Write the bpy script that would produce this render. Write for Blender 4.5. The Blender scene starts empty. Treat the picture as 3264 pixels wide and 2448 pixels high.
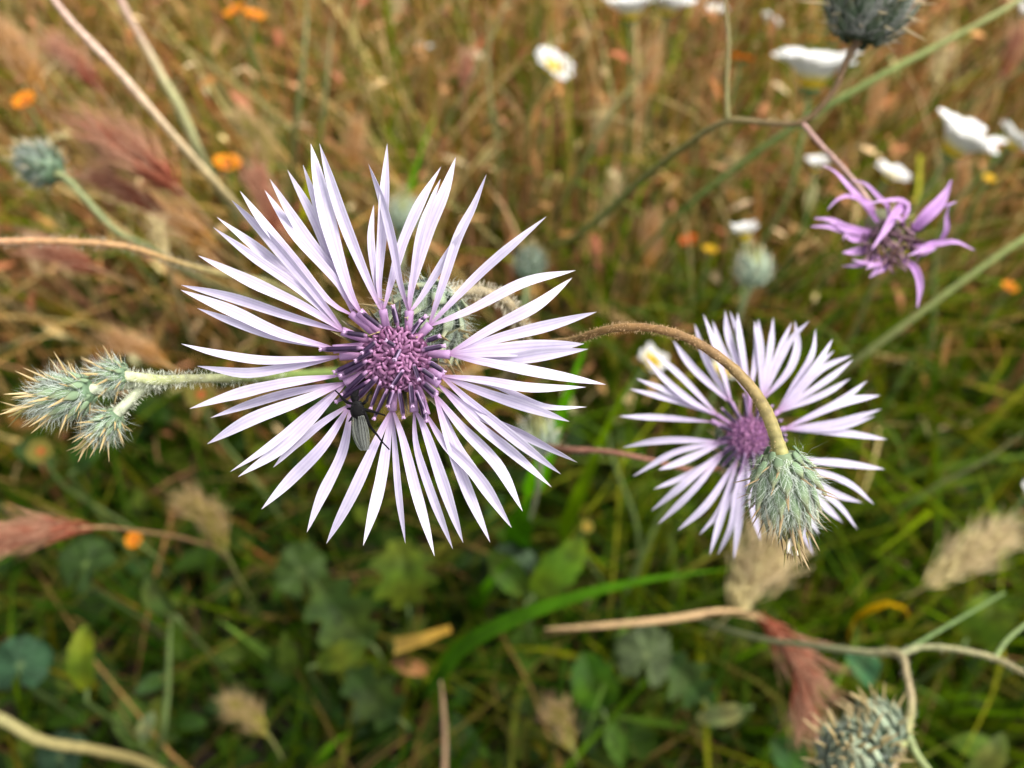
import bpy, math, random
import numpy as np
from mathutils import Vector, Matrix
random.seed(7); rng = np.random.default_rng(11)
R = math.radians
scene = bpy.context.scene
# ------------------------------------------------------------------ camera
H, PITCH, W2 = 0.45, R(48), 1.2          # camera height, downward pitch, frame width per unit depth
FOCUS = 0.100
CAM = Vector((0, 0, H)); FWD = Vector((0, math.cos(PITCH), -math.sin(PITCH)))
RGT = Vector((1, 0, 0)); UP = Vector((0, math.sin(PITCH), math.cos(PITCH)))
cd = bpy.data.cameras.new('camera'); cam = bpy.data.objects.new('camera', cd)
scene.collection.objects.link(cam); scene.camera = cam
cam.location = CAM; cam.rotation_euler = (R(90) - PITCH, 0, 0)
cd.sensor_width = 36; cd.lens = 36 / W2; cd.clip_start = 0.005; cd.clip_end = 2000
cd.dof.use_dof = True; cd.dof.focus_distance = FOCUS; cd.dof.aperture_fstop = 30.0 / 1.6
# ------------------------------------------------------------------ world, sun, exposure
world = bpy.data.worlds.new('World'); scene.world = world; world.use_nodes = True
wn = world.node_tree; bg = wn.nodes['Background']
sky = wn.nodes.new('ShaderNodeTexSky'); sky.sky_type = 'NISHITA'; sky.sun_disc = False
SUN_EL, SUN_AZ = R(60), R(92)            # azimuth measured from +Y towards +X
sky.sun_elevation = SUN_EL; sky.sun_rotation = SUN_AZ; sky.air_density = 1.0; sky.dust_density = 3.0
hs = wn.nodes.new('ShaderNodeHueSaturation'); hs.inputs['Saturation'].default_value = 0.10
wn.links.new(sky.outputs[0], hs.inputs['Color']); wn.links.new(hs.outputs[0], bg.inputs[0])
bg.inputs[1].default_value = 0.14
sd = bpy.data.lights.new('sun', 'SUN'); sun = bpy.data.objects.new('sun', sd); scene.collection.objects.link(sun)
sd.energy = 1.5; sd.angle = R(16); sd.color = (1.0, 0.93, 0.82)
sdir = Vector((math.sin(SUN_AZ) * math.cos(SUN_EL), math.cos(SUN_AZ) * math.cos(SUN_EL), math.sin(SUN_EL)))
sun.rotation_euler = sdir.to_track_quat('Z', 'Y').to_euler()
vs = scene.view_settings; vs.view_transform = 'Standard'; vs.look = 'None'; vs.exposure = 1.45; vs.gamma = 1.0
vs.use_curve_mapping = False
scene.cycles.use_denoising = True
scene.cycles.max_bounces = 4; scene.cycles.diffuse_bounces = 2; scene.cycles.transmission_bounces = 3; scene.cycles.glossy_bounces = 2
# ------------------------------------------------------------------ helpers
COL = scene.collection
def P(px, py, z):
    return CAM + z * (FWD + RGT * ((px - 1632) / 3264 * W2) + UP * ((1224 - py) / 3264 * W2))
def PX(z): return z * W2 / 3264           # metres per photo pixel at depth z
def gdepth(py):
    v = (1224 - py) / 3264 * W2
    return H / (math.sin(PITCH) - math.cos(PITCH) * v)
def G(px, py): p = P(px, py, gdepth(py)); return Vector((p.x, p.y, 0))
def camdir(r, u, t): return (RGT * r + UP * u - FWD * t).normalized()   # right, up, towards camera
def rnd(a, b): return random.uniform(a, b)
def vjit(s): return Vector((rnd(-s, s), rnd(-s, s), rnd(-s, s)))
def lerp(a, b, t): return a + (b - a) * t
def mixc(a, b, t): return tuple(a[i] + (b[i] - a[i]) * t for i in range(3))
def catmull(pts, n):
    pts = [Vector(p) for p in pts]
    if len(pts) == 2: return [pts[0].lerp(pts[1], i / (n - 1)) for i in range(n)]
    # arc-length like parameter
    q = [2 * pts[0] - pts[1]] + pts + [2 * pts[-1] - pts[-2]]
    ls = [(pts[i + 1] - pts[i]).length for i in range(len(pts) - 1)]; tot = sum(ls) or 1
    out = []
    for k in range(n):
        s = k / (n - 1) * tot; i = 0
        while i < len(ls) - 1 and s > ls[i]: s -= ls[i]; i += 1
        t = min(1, s / (ls[i] or 1)); p0, p1, p2, p3 = q[i:i + 4]
        out.append(0.5 * ((2 * p1) + (-p0 + p2) * t + (2 * p0 - 5 * p1 + 4 * p2 - p3) * t * t + (-p0 + 3 * p1 - 3 * p2 + p3) * t ** 3))
    return out
class MB:
    def __init__(s): s.v = []; s.f = []; s.c = []
    def add(s, v, f, c):
        o = len(s.v); s.v += [tuple(x) for x in v]; s.f += [tuple(i + o for i in q) for q in f]
        s.c += ([tuple(c)] * len(v) if not isinstance(c, list) else [tuple(x) for x in c])
    def mesh(s, name, mat, org=(0, 0, 0), sharp=None):
        me = bpy.data.meshes.new(name); o = Vector(org)
        me.from_pydata([(x - o.x, y - o.y, z - o.z) for x, y, z in s.v], [], s.f)
        a = me.color_attributes.new('Col', 'FLOAT_COLOR', 'POINT')
        a.data.foreach_set('color', [k for c in s.c for k in (c[0], c[1], c[2], 1.0)])
        me.polygons.foreach_set('use_smooth', [True] * len(me.polygons))
        if sharp: me.set_sharp_from_angle(angle=R(sharp))
        me.materials.append(mat); return me
def link(name, me, parent=None, mw=None, org=(0, 0, 0)):
    ob = bpy.data.objects.new(name, me); COL.objects.link(ob)
    if parent: ob.parent = parent
    if mw is not None: ob.matrix_local = Matrix.Translation(-Vector(org)) @ mw
    return ob
def tag(o, label, cat, group=None):
    o['label'] = label; o['category'] = cat
    if group: o['group'] = group
    return o
def thing(name, loc, label, cat, group=None):
    o = bpy.data.objects.new(name, None); COL.objects.link(o); o.location = loc; o.empty_display_size = 0.005
    return tag(o, label, cat, group)
def stuff(o): o['kind'] = 'stuff'; return o
class T:
    """a thing: Empty at loc; parts are given in world coordinates"""
    def __init__(s, name, loc, label, cat, group=None):
        s.o = thing(name, loc, label, cat, group); s.org = Vector(loc)
    def part(s, name, mb, mat, parent=None, sharp=None):
        return link(name, mb.mesh(name, mat, s.org, sharp), parent or s.o)
    def inst(s, name, me, mw, parent=None):
        return link(name, me, parent or s.o, mw, s.org)
# ------------------------------------------------------------------ shapes
def ribbon(mb, pts, width, nrm, cf, n=12, cup=0.15, ridge=0.05, th=0.00012, twist=0.0, wprof=None, fine=False):
    """closed thin blade along pts; width in metres; cf(t) -> colour"""
    c = catmull(pts, n); V = []; C = []; F = []
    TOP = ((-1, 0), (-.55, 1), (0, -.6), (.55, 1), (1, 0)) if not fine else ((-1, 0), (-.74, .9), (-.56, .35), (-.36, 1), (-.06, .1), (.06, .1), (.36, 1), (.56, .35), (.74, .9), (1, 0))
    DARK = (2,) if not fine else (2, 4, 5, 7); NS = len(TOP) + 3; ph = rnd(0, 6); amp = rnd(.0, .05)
    for i, p in enumerate(c):
        t = i / (n - 1)
        tg = (c[min(i + 1, n - 1)] - c[max(i - 1, 0)]).normalized()
        sd_ = tg.cross(nrm)
        if sd_.length < 1e-6: sd_ = tg.orthogonal()
        sd_.normalize(); nn = sd_.cross(tg).normalized()
        a = twist * t; s2 = sd_ * math.cos(a) + nn * math.sin(a); n2 = nn * math.cos(a) - sd_ * math.sin(a)
        w = width * wprof(t) * 0.5 * ((1 + amp * math.sin(t * 17 + ph)) if fine else 1); k = min(1.0, w / (th * 2 + 1e-9))
        for u, rg in TOP:
            V.append(p + s2 * (u * w) + n2 * (w * cup * u * u + w * 2 * ridge * rg * 0.5))
        for u in (.55, 0, -.55):
            V.append(p + s2 * (u * w) + n2 * (w * cup * u * u - th * k))
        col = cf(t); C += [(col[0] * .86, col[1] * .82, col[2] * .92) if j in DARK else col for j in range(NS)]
    for i in range(n - 1):
        for j in range(NS):
            a, b = i * NS + j, i * NS + (j + 1) % NS
            F.append((a, b, b + NS, a + NS))
    F.append(tuple(range(NS - 1, -1, -1))); F.append(tuple((n - 1) * NS + j for j in range(NS)))
    mb.add(V, F, C)
def tube(mb, pts, rad, cf, n=14, sides=8, wob=0.0):
    """rad: float, list, or f(t)"""
    c = catmull(pts, n); V = []; C = []; F = []
    rf = rad if callable(rad) else (lambda t: rad) if not isinstance(rad, (list, tuple)) else (lambda t: float(np.interp(t, np.linspace(0, 1, len(rad)), rad)))
    ref = Vector((0.3, 0.5, 0.81)); cff = cf if callable(cf) else (lambda t: cf)
    for i, p in enumerate(c):
        t = i / (n - 1); tg = (c[min(i + 1, n - 1)] - c[max(i - 1, 0)]).normalized()
        a = tg.cross(ref).normalized(); b = tg.cross(a); r = rf(t) * (1 + rnd(-wob, wob))
        for j in range(sides):
            th = 2 * math.pi * j / sides
            V.append(p + (a * math.cos(th) + b * math.sin(th)) * r); C.append(cff(t))
    for i in range(n - 1):
        for j in range(sides):
            a = i * sides + j; b = i * sides + (j + 1) % sides
            F.append((a, a + sides, b + sides, b))
    F.append(tuple(range(sides))); F.append(tuple((n - 1) * sides + j for j in range(sides - 1, -1, -1)))
    mb.add(V, F, C); return c
def hairs_along(mb, c, rad, n, ln, wd, col, spread=1.0):
    for _ in range(n):
        i = random.randrange(len(c) - 1); p = c[i].lerp(c[i + 1], random.random()); tg = (c[i + 1] - c[i]).normalized()
        r = (vjit(1)); r = (r - tg * r.dot(tg)).normalized(); q = p + r * rad * .9
        l = ln * rnd(.5, 1.3); d = (r + vjit(.5) * spread).normalized()
        s = d.cross(vjit(1)).normalized() * wd
        mb.add([q - s, q + s, q + d * l * .6 + s * .7 + vjit(l * .1), q + d * l], [(0, 1, 2), (0, 2, 3)], col)
def lathe(mb, base, ax, prof, col, sides=14):
    a = ax.orthogonal().normalized(); b = ax.cross(a); V = []; F = []; C = []
    for i, (r, h) in enumerate(prof):
        for j in range(sides):
            th = 2 * math.pi * j / sides; V.append(base + ax * h + (a * math.cos(th) + b * math.sin(th)) * r)
            C.append(col(i / (len(prof) - 1)) if callable(col) else col)
    for i in range(len(prof) - 1):
        for j in range(sides):
            p, q = i * sides + j, i * sides + (j + 1) % sides
            F.append((p, q, q + sides, p + sides))
    F.append(tuple(range(sides - 1, -1, -1))); F.append(tuple((len(prof) - 1) * sides + j for j in range(sides)))
    mb.add(V, F, C)
def frame(o, y, z, sx, sy, sz):
    """matrix: local +Y along y, +Z near z, scaled"""
    y = y.normalized(); x = y.cross(z).normalized(); zz = x.cross(y).normalized()
    m = Matrix((x * sx, y * sy, zz * sz)).transposed().to_4x4(); m.translation = o; return m
# ------------------------------------------------------------------ materials
def veg(name, tint=(1, 1, 1), rough=.55, trans=.3, nscale=400, namt=.25, spec=.3, orand=.0, sat=1.0, bump=0.0):
    m = bpy.data.materials.new(name); m.use_nodes = True; nt = m.node_tree; N = nt.nodes; L = nt.links
    pb = N['Principled BSDF']; out = N['Material Output']
    at = N.new('ShaderNodeAttribute'); at.attribute_name = 'Col'
    tc = N.new('ShaderNodeTexCoord'); no = N.new('ShaderNodeTexNoise'); no.inputs['Scale'].default_value = nscale; no.inputs['Detail'].default_value = 3
    L.new(tc.outputs['Object'], no.inputs['Vector'])
    mr = N.new('ShaderNodeMapRange'); mr.inputs[1].default_value = .3; mr.inputs[2].default_value = .7
    mr.inputs[3].default_value = 1 - namt; mr.inputs[4].default_value = 1 + namt; L.new(no.outputs[0], mr.inputs[0])
    hv = N.new('ShaderNodeHueSaturation'); hv.inputs['Saturation'].default_value = sat
    L.new(at.outputs['Color'], hv.inputs['Color'])
    if orand:
        oi = N.new('ShaderNodeObjectInfo'); r2 = N.new('ShaderNodeMapRange')
        r2.inputs[3].default_value = 1 - orand; r2.inputs[4].default_value = 1 + orand; L.new(oi.outputs['Random'], r2.inputs[0])
        mu = N.new('ShaderNodeMath'); mu.operation = 'MULTIPLY'; L.new(mr.outputs[0], mu.inputs[0]); L.new(r2.outputs[0], mu.inputs[1])
        L.new(mu.outputs[0], hv.inputs['Value'])
    else: L.new(mr.outputs[0], hv.inputs['Value'])
    L.new(hv.outputs[0], pb.inputs['Base Color'])
    pb.inputs['Roughness'].default_value = rough; pb.inputs['Specular IOR Level'].default_value = spec
    if bump:
        bp = N.new('ShaderNodeBump'); bp.inputs['Strength'].default_value = bump; bp.inputs['Distance'].default_value = .0003
        L.new(no.outputs[0], bp.inputs['Height']); L.new(bp.outputs[0], pb.inputs['Normal'])
    if trans:
        tr = N.new('ShaderNodeBsdfTranslucent'); L.new(hv.outputs[0], tr.inputs['Color'])
        mx = N.new('ShaderNodeMixShader'); mx.inputs[0].default_value = trans
        L.new(pb.outputs[0], mx.inputs[1]); L.new(tr.outputs[0], mx.inputs[2]); L.new(mx.outputs[0], out.inputs[0])
    return m
M_PETAL = veg('lilac_petal', trans=.30, nscale=900, namt=.05, rough=.6, spec=.2)
M_FLORET = veg('disc_floret', trans=.15, nscale=1500, namt=.15, rough=.5, orand=.15)
M_ANTHER = veg('dark_anther', trans=0, nscale=1500, namt=.3, rough=.45)
M_BRACT = veg('woolly_bract', trans=.08, nscale=1500, namt=.35, rough=.8, orand=.2, spec=.1)
M_SPINE = veg('straw_spine', trans=.15, nscale=900, namt=.2, rough=.45, orand=.2)
M_HAIR = veg('white_hair', trans=.4, nscale=300, namt=.1, rough=.8)
M_STEM = veg('plant_stem', trans=.0, nscale=900, namt=.3, rough=.6, bump=.4)
M_GRASS = veg('grass', trans=.30, nscale=60, namt=.4, rough=.6, spec=.05, sat=1.18)
M_LEAF = veg('leaf', trans=.20, nscale=160, namt=.45, rough=.6, bump=.5, spec=.12, sat=1.05)
M_DRY = veg('dry_grass', trans=.25, nscale=80, namt=.35, rough=.8, spec=.04, sat=1.12)
M_WPET = veg('daisy_petal', trans=.5, nscale=300, namt=.03, rough=.6, spec=.2)
M_BLACK = veg('black_chitin', trans=0, nscale=2500, namt=.3, rough=.7, spec=.05)
def ground_mat():
    m = bpy.data.materials.new('soil'); m.use_nodes = True; nt = m.node_tree; N = nt.nodes; L = nt.links; pb = N['Principled BSDF']
    tc = N.new('ShaderNodeTexCoord'); n1 = N.new('ShaderNodeTexNoise'); n1.inputs['Scale'].default_value = 60; n1.inputs['Detail'].default_value = 8
    cr = N.new('ShaderNodeValToRGB'); cr.color_ramp.elements[0].position = .35; cr.color_ramp.elements[1].position = .7
    cr.color_ramp.elements[0].color = (.012, .008, .005, 1); cr.color_ramp.elements[1].color = (.07, .045, .025, 1)
    L.new(tc.outputs['Object'], n1.inputs['Vector']); L.new(n1.outputs[0], cr.inputs[0]); L.new(cr.outputs[0], pb.inputs['Base Color'])
    bp = N.new('ShaderNodeBump'); bp.inputs['Distance'].default_value = .01; L.new(n1.outputs[0], bp.inputs['Height']); L.new(bp.outputs[0], pb.inputs['Normal'])
    pb.inputs['Roughness'].default_value = .95; return m
M_SOIL = ground_mat()
def wing_mat():
    m = bpy.data.materials.new('fly_wing'); m.use_nodes = True; nt = m.node_tree; N = nt.nodes; L = nt.links
    pb = N['Principled BSDF']; pb.inputs['Base Color'].default_value = (.16, .17, .15, 1); pb.inputs['Roughness'].default_value = .25
    tc = N.new('ShaderNodeTexCoord'); w = N.new('ShaderNodeTexNoise'); w.inputs['Scale'].default_value = 1400
    mr = N.new('ShaderNodeMapRange'); mr.inputs[3].default_value = .25; mr.inputs[4].default_value = .6
    L.new(tc.outputs['Object'], w.inputs['Vector']); L.new(w.outputs[0], mr.inputs[0]); L.new(mr.outputs[0], pb.inputs['Alpha'])
    return m
M_WING = wing_mat()
# ------------------------------------------------------------------ template meshes
def bract_mesh(name, tipcol, basecol):
    mb = MB(); V = []; C = []; F = []; n = 7
    for i in range(n):
        t = i / (n - 1); w = .5 * (0.55 + .75 * math.sin(math.pi * min(1, t * 1.05 + .1)) - .2) * (1 - t ** 3) + .03
        bend = .10 * math.sin(t * 2.2)
        for u in (-1, -.5, 0, .5, 1): V.append((u * w, t, bend + .16 * (1 - u * u) + (.05 if u == 0 else 0)))
        for u in (.5, -.5): V.append((u * w, t, bend - .04))
        C += [mixc(basecol, tipcol, max(0, t - .45) / .55 if t > .45 else 0)] * 7
    for i in range(n - 1):
        for j in range(7):
            a, b = i * 7 + j, i * 7 + (j + 1) % 7; F.append((a, b, b + 7, a + 7))
    F.append(tuple(range(6, -1, -1))); F.append(tuple((n - 1) * 7 + j for j in range(7)))
    mb.add(V, F, C); return mb.mesh(name, M_BRACT)
def spine_mesh(name, base, tip):
    mb = MB()
    tube(mb, [(0, 0, 0), (0, .5, .03), (0, 1, .0)], lambda t: .5 * (1 - t) ** .8 + .03, lambda t: mixc(base, tip, t), n=5, sides=6)
    return mb.mesh(name, M_SPINE)
BR_GREEN = bract_mesh('bract', (.22, .21, .12), (.17, .24, .14))
BR_GREY = bract_mesh('bract', (.28, .28, .18), (.26, .32, .22))
BR_DARK = bract_mesh('bract', (.10, .10, .06), (.055, .08, .048))
BR_INNER = bract_mesh('bract', (.15, .11, .05), (.24, .27, .10))
SP_STRAW = spine_mesh('spine', (.36, .27, .11), (.55, .42, .22))
SP_BROWN = spine_mesh('spine', (.20, .14, .07), (.40, .29, .14))
SP_PALE = spine_mesh('spine', (.55, .46, .25), (.75, .60, .38))
SP_INNER = spine_mesh('spine', (.30, .27, .08), (.22, .17, .07))
def bud(t, parent, base, ax, L, Rr, nb=44, spl=.0035, br=BR_GREEN, sp=SP_STRAW, hair=500, splay=.8, core=(.10, .16, .09), seed=1, tcut=.9, hl=.0018, hw=.000014, name='bud', sharp_tip=True, hcol=(.62, .68, .62), hout=.55):
    random.seed(seed); ax = ax.normalized(); a0 = ax.orthogonal().normalized(); b0 = ax.cross(a0)
    def rr(u): return Rr * max(.05, math.sin(math.pi * min(1, u * .75 + .19))) ** .8
    mb = MB(); lathe(mb, base, ax, [(rr(i / 10) * .93, L * (i / 10) * .9) for i in range(11)], core)
    b = t.part(name, mb, M_STEM, parent)
    for i in range(nb):
        u = (i + .5) / nb * (tcut + .07) - .07; th = i * 2.399963 + rnd(-.15, .15)
        rad = a0 * math.cos(th) + b0 * math.sin(th); r = rr(max(0, u)) * (1 if u > 0 else .8)
        slope = (rr(min(1, max(u, 0) + .05)) - rr(max(0, u - .05))) / (.1 * L * .9)
        tg = (ax + rad * slope).normalized(); nn = (rad - ax * slope).normalized()
        bl = L * rnd(.25, .34) * (1 + .35 * u) * (.65 + .7 * min(1, max(0, u) * 2.2)); bw = min(Rr * .55, bl * .56) * (1 - .3 * u)
        o = base + ax * (u * L * .9 - bl * .12) + rad * (r * .90)
        d = (tg + nn * (.10 + .10 * (1 - u))).normalized()
        inner = sharp_tip and u > .62
        t.inst('bract', BR_INNER if inner and br is not BR_DARK else br, frame(o, d, nn, bw, bl, bw), b)
        ts = o + d * bl * .93 + nn * bw * .10
        s = splay * (1.15 - u * 1.05) if u < .8 else .12
        sdv = (d + nn * s + vjit(.18)).normalized(); sl = spl * rnd(.55, 1.2) * (.85 + .2 * u)
        if u < .08: sl *= .7
        t.inst('spine', SP_INNER if inner and random.random() < .5 else sp, frame(ts - sdv * sl * .15, sdv, nn, sl * .17, sl, sl * .09), b)
    if hair:
        hb = MB()
        for _ in range(hair):
            u = random.random() ** .9 * .92; th = rnd(0, 2 * math.pi); rad = a0 * math.cos(th) + b0 * math.sin(th)
            q = base + ax * (u * L * .9) + rad * (rr(u) * rnd(.95, 1.12)); l = hl * rnd(.5, 1.4)
            d = (rad * rnd(.0, hout) + ax * rnd(.1, 1.0) + vjit(.5)).normalized(); s = d.cross(rad + vjit(.3)).normalized() * hw
            m = q + d * l * .55 + vjit(l * .12)
            hb.add([q - s, q + s, m + s * .8, m - s * .8, q + d * l + rad * l * .1 + vjit(l * .2)], [(0, 1, 2, 3), (3, 2, 4)], hcol)
        stuff(t.part('wool', hb, M_HAIR, b))
    return b
# ------------------------------------------------------------------ ground
gm = MB(); S = 400
gm.add([(-S, -S, 0), (S, -S, 0), (S, S, 0), (-S, S, 0)], [(0, 1, 2, 3)], (.05, .03, .02))
g = link('ground', gm.mesh('ground', M_SOIL)); g['kind'] = 'structure'
# ------------------------------------------------------------------ meadow (stuff)
def project(v):
    d = v - np.array(CAM); z = d @ np.array(FWD); zz = np.where(np.abs(z) < 1e-6, 1e-6, z)
    return 1632 + (d @ np.array(RGT)) / zz / W2 * 3264, 1224 - (d @ np.array(UP)) / zz / W2 * 3264, z
def keep_clear(V):
    """V: (n blades, verts, 3); True where the blade stays clear of the close-up flowers in front of the lens"""
    px, py, z = project(V.reshape(-1, 3)); mg = 500
    zmin = np.where(py > 1500, .305, .30)
    bad = ((z > -.02) & (z < zmin) & (px > -mg) & (px < 3264 + mg) & (py > -mg) & (py < 2448 + mg)) | (np.linalg.norm(V.reshape(-1, 3) - np.array(CAM), axis=1) < .18)
    return ~bad.reshape(V.shape[:2]).any(1)
def fast_mesh(name, V, F, C, mat):
    me = bpy.data.meshes.new(name); nv = len(V); nf, k = F.shape
    me.vertices.add(nv); me.vertices.foreach_set('co', V.astype(np.float32).ravel())
    me.loops.add(nf * k); me.loops.foreach_set('vertex_index', F.astype(np.int32).ravel())
    me.polygons.add(nf); me.polygons.foreach_set('loop_start', np.arange(0, nf * k, k, dtype=np.int32))
    me.update(calc_edges=True); me.validate()
    a = me.color_attributes.new('Col', 'FLOAT_COLOR', 'POINT'); a.data.foreach_set('color', np.concatenate([C, np.ones((nv, 1))], 1).astype(np.float32).ravel())
    me.polygons.foreach_set('use_smooth', np.ones(nf, dtype=bool)); me.materials.append(mat); return me
def blades(name, label, cat, n, xr, yr, hf, wr, cols, mat, lean=.35, segs=6, curl=.5, colw=None, zr=(0, 0), accept=None, side_lean=.6, painted_shade=None):
    x = rng.uniform(*xr, n); y = rng.uniform(*yr, n); h = hf(x, y, rng.random(n)); w = rng.uniform(*wr, n)
    if accept is not None:
        k = accept(x, y); x, y, h, w = x[k], y[k], h[k], w[k]
    n = len(x); az = rng.uniform(0, 2 * np.pi, n)
    lx = np.cos(az) * lean * rng.random(n) + np.clip(x * side_lean * 1.6, -side_lean, side_lean) * rng.uniform(.3, 1.2, n); ly = np.sin(az) * lean * rng.random(n)
    cu = rng.normal(0, curl, n); cv = rng.normal(0, curl, n); s = np.linspace(0, 1, segs + 1)[None, :]
    root = np.stack([x, y, rng.uniform(zr[0], zr[1], n) if zr[1] > 0 else np.zeros(n)], 1)
    px = (lx[:, None] * s + cu[:, None] * s ** 2.2) * h[:, None]; py = (ly[:, None] * s + cv[:, None] * s ** 2.2) * h[:, None]
    droop = np.sqrt(cu ** 2 + cv ** 2)[:, None]
    pz = h[:, None] * (s - .35 * np.clip(droop, 0, 1.4) * s ** 2.6)
    c = np.stack([px, py, pz], 2) + root[:, None, :]
    fa = rng.uniform(0, 2 * np.pi, n); sv = np.stack([np.cos(fa), np.sin(fa), rng.normal(0, .25, n)], 1)
    wp = (np.minimum(1, .55 + s * 1.5) * np.clip(1 - s, 0, 1) ** .55 * .5 + .02)
    off = sv[:, None, :] * (w[:, None] * wp)[:, :, None]
    V = np.stack([c - off, c + off], 2).reshape(n, -1, 3)
    k = keep_clear(V); V = V[k]; n = len(V); nv = (segs + 1) * 2
    j = np.arange(segs) * 2; f1 = np.stack([j, j + 1, j + 3, j + 2], 1)
    F = (f1[None] + (np.arange(n) * nv)[:, None, None]).reshape(-1, 4)
    ca = np.array(cols); ci = rng.choice(len(ca), n, p=colw); C = ca[ci] * rng.uniform(.7, 1.3, (n, 1)) * rng.uniform(.9, 1.1, (n, 3))
    if painted_shade is not None: C = C * painted_shade(V[:, 0, 0], V[:, 0, 1])[:, None]  # shade painted into the blade colours by root position
    Cv = np.repeat(C[:, None, :], nv, 1)
    ob = link(name, fast_mesh(name, V.reshape(-1, 3), F, Cv.reshape(-1, 3), mat)); stuff(ob)
    ob['label'] = label; ob['category'] = cat; return ob
GREENS = [(.055, .10, .008), (.10, .14, .014), (.17, .165, .03), (.11, .15, .045), (.24, .21, .05)]
DRYS = [(.40, .27, .12), (.31, .18, .07), (.50, .40, .20), (.22, .12, .05), (.36, .19, .11)]
def sm(a, b, x): t = np.clip((x - a) / (b - a), 0, 1); return t * t * (3 - 2 * t)
hg = lambda x, y, r: (.03 + .06 * r) + sm(.25, .6, y) * (.05 + .13 * r)
blades('green_grass', 'fine green meadow grass filling the background among dry stalks', 'grass', 15000, (-.9, .9), (-.6, 1.7), hg, (.002, .0065), GREENS, M_GRASS, lean=.5, painted_shade=lambda x, y: .42 + .58 * sm(.3, .5, y + .25 * x))  # near and left blades painted darker, standing in for shade low in the meadow
hg2 = lambda x, y, r: .05 + .09 * r + sm(.2, .5, y) * (.04 + .08 * r)
blades('leaning_grass', 'dense green grass leaning over on the right below the open flowers', 'grass', 1500, (.05, .55), (.14, .42), hg2, (.002, .006), [(.055, .10, .008), (.085, .125, .012), (.13, .14, .025), (.08, .12, .03)], M_GRASS, lean=.3, side_lean=1.1)
hd = lambda x, y, r: (.03 + .06 * r) + sm(.26, .52, y) * (.06 + .15 * r)
blades('dry_grass', 'brown and straw coloured dry grass standing in the far meadow', 'dry grass', 27000, (-.9, .9), (.2, 1.8), hd, (.0014, .0045), DRYS, M_DRY, lean=.5, curl=.35, accept=lambda x, y: rng.random(len(x)) < .14 + .86 * sm(.24, .43, y + .08 * x))
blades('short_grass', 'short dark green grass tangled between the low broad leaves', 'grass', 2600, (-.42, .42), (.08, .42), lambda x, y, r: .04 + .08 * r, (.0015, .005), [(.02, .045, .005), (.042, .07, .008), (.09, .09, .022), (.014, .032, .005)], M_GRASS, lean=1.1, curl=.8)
blades('tall_stems', 'tall thin yellow green grass stems rising through the far meadow', 'grass', 3400, (-.9, .9), (.42, 1.6), lambda x, y, r: .12 + .16 * r, (.0018, .0042), [(.17, .19, .035), (.12, .16, .03), (.24, .23, .06), (.20, .20, .09), (.10, .15, .02)], M_GRASS, lean=.18, curl=.12, side_lean=.75)
hl = lambda x, y, r: .015 + .06 * r
blades('dry_litter', 'fallen dry straw lying between the low leaves', 'straw', 1800, (-.6, .6), (.0, .7), hl, (.001, .0035), [(.12, .08, .035), (.18, .12, .05), (.08, .05, .022)], M_DRY, lean=2.0, segs=4, curl=.9, zr=(.002, .03))
def scatter_leaves(name, label, cat, n, xr, yr, zf, lr, asp, cols, mat, upright=.5):
    x = rng.uniform(*xr, n); y = rng.uniform(*yr, n); z = zf(x, y, rng.random(n)); l = rng.uniform(*lr, n)
    az = rng.uniform(0, 2 * np.pi, n); el = rng.normal(.25, upright, n)
    d = np.stack([np.cos(az) * np.cos(el), np.sin(az) * np.cos(el), np.sin(el)], 1)
    sd_ = np.stack([-np.sin(az), np.cos(az), rng.normal(0, .35, n)], 1); nn = np.cross(d, sd_)
    s = np.linspace(0, 1, 6); wp = np.array([.10, .62, .98, 1.0, .68, .06])
    c = np.stack([x, y, z], 1)[:, None, :] + d[:, None, :] * (l[:, None] * s[None])[:, :, None] - nn[:, None, :] * (l[:, None] * (s * s)[None] * .18)[:, :, None]
    hw = (l * asp * rng.uniform(.7, 1.3, n))[:, None] * wp[None] * .5
    V = np.stack([c - sd_[:, None] * hw[:, :, None] + nn[:, None] * hw[:, :, None] * .35, c, c + sd_[:, None] * hw[:, :, None] + nn[:, None] * hw[:, :, None] * .35], 2).reshape(n, 18, 3)
    k = keep_clear(V); V = V[k]; n = len(V)
    f = []
    for i in range(5):
        for j in range(2): a = i * 3 + j; f.append((a, a + 1, a + 4, a + 3))
    F = (np.array(f)[None] + (np.arange(n) * 18)[:, None, None]).reshape(-1, 4)
    ca = np.array(cols); C = ca[rng.integers(0, len(ca), n)] * rng.uniform(.65, 1.35, (n, 1)) * rng.uniform(.9, 1.1, (n, 3))
    ob = stuff(link(name, fast_mesh(name, V.reshape(-1, 3), F, np.repeat(C[:, None], 18, 1).reshape(-1, 3), mat)))
    ob['label'] = label; ob['category'] = cat; return ob
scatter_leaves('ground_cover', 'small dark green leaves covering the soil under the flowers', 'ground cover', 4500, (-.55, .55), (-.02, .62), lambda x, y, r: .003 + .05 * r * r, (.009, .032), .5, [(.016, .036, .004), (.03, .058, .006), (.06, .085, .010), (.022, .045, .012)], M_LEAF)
scatter_leaves('seed_chaff', 'fuzzy brown dry seed heads blurred in the far meadow', 'seed heads', 15000, (-.9, .9), (.32, 1.7), lambda x, y, r: .03 + sm(.26, .52, y) * (.02 + .19 * r), (.006, .020), .26, [(.42, .24, .13), (.32, .17, .08), (.54, .42, .25), (.38, .17, .11), (.22, .12, .06)], M_DRY, upright=.8)
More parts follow.
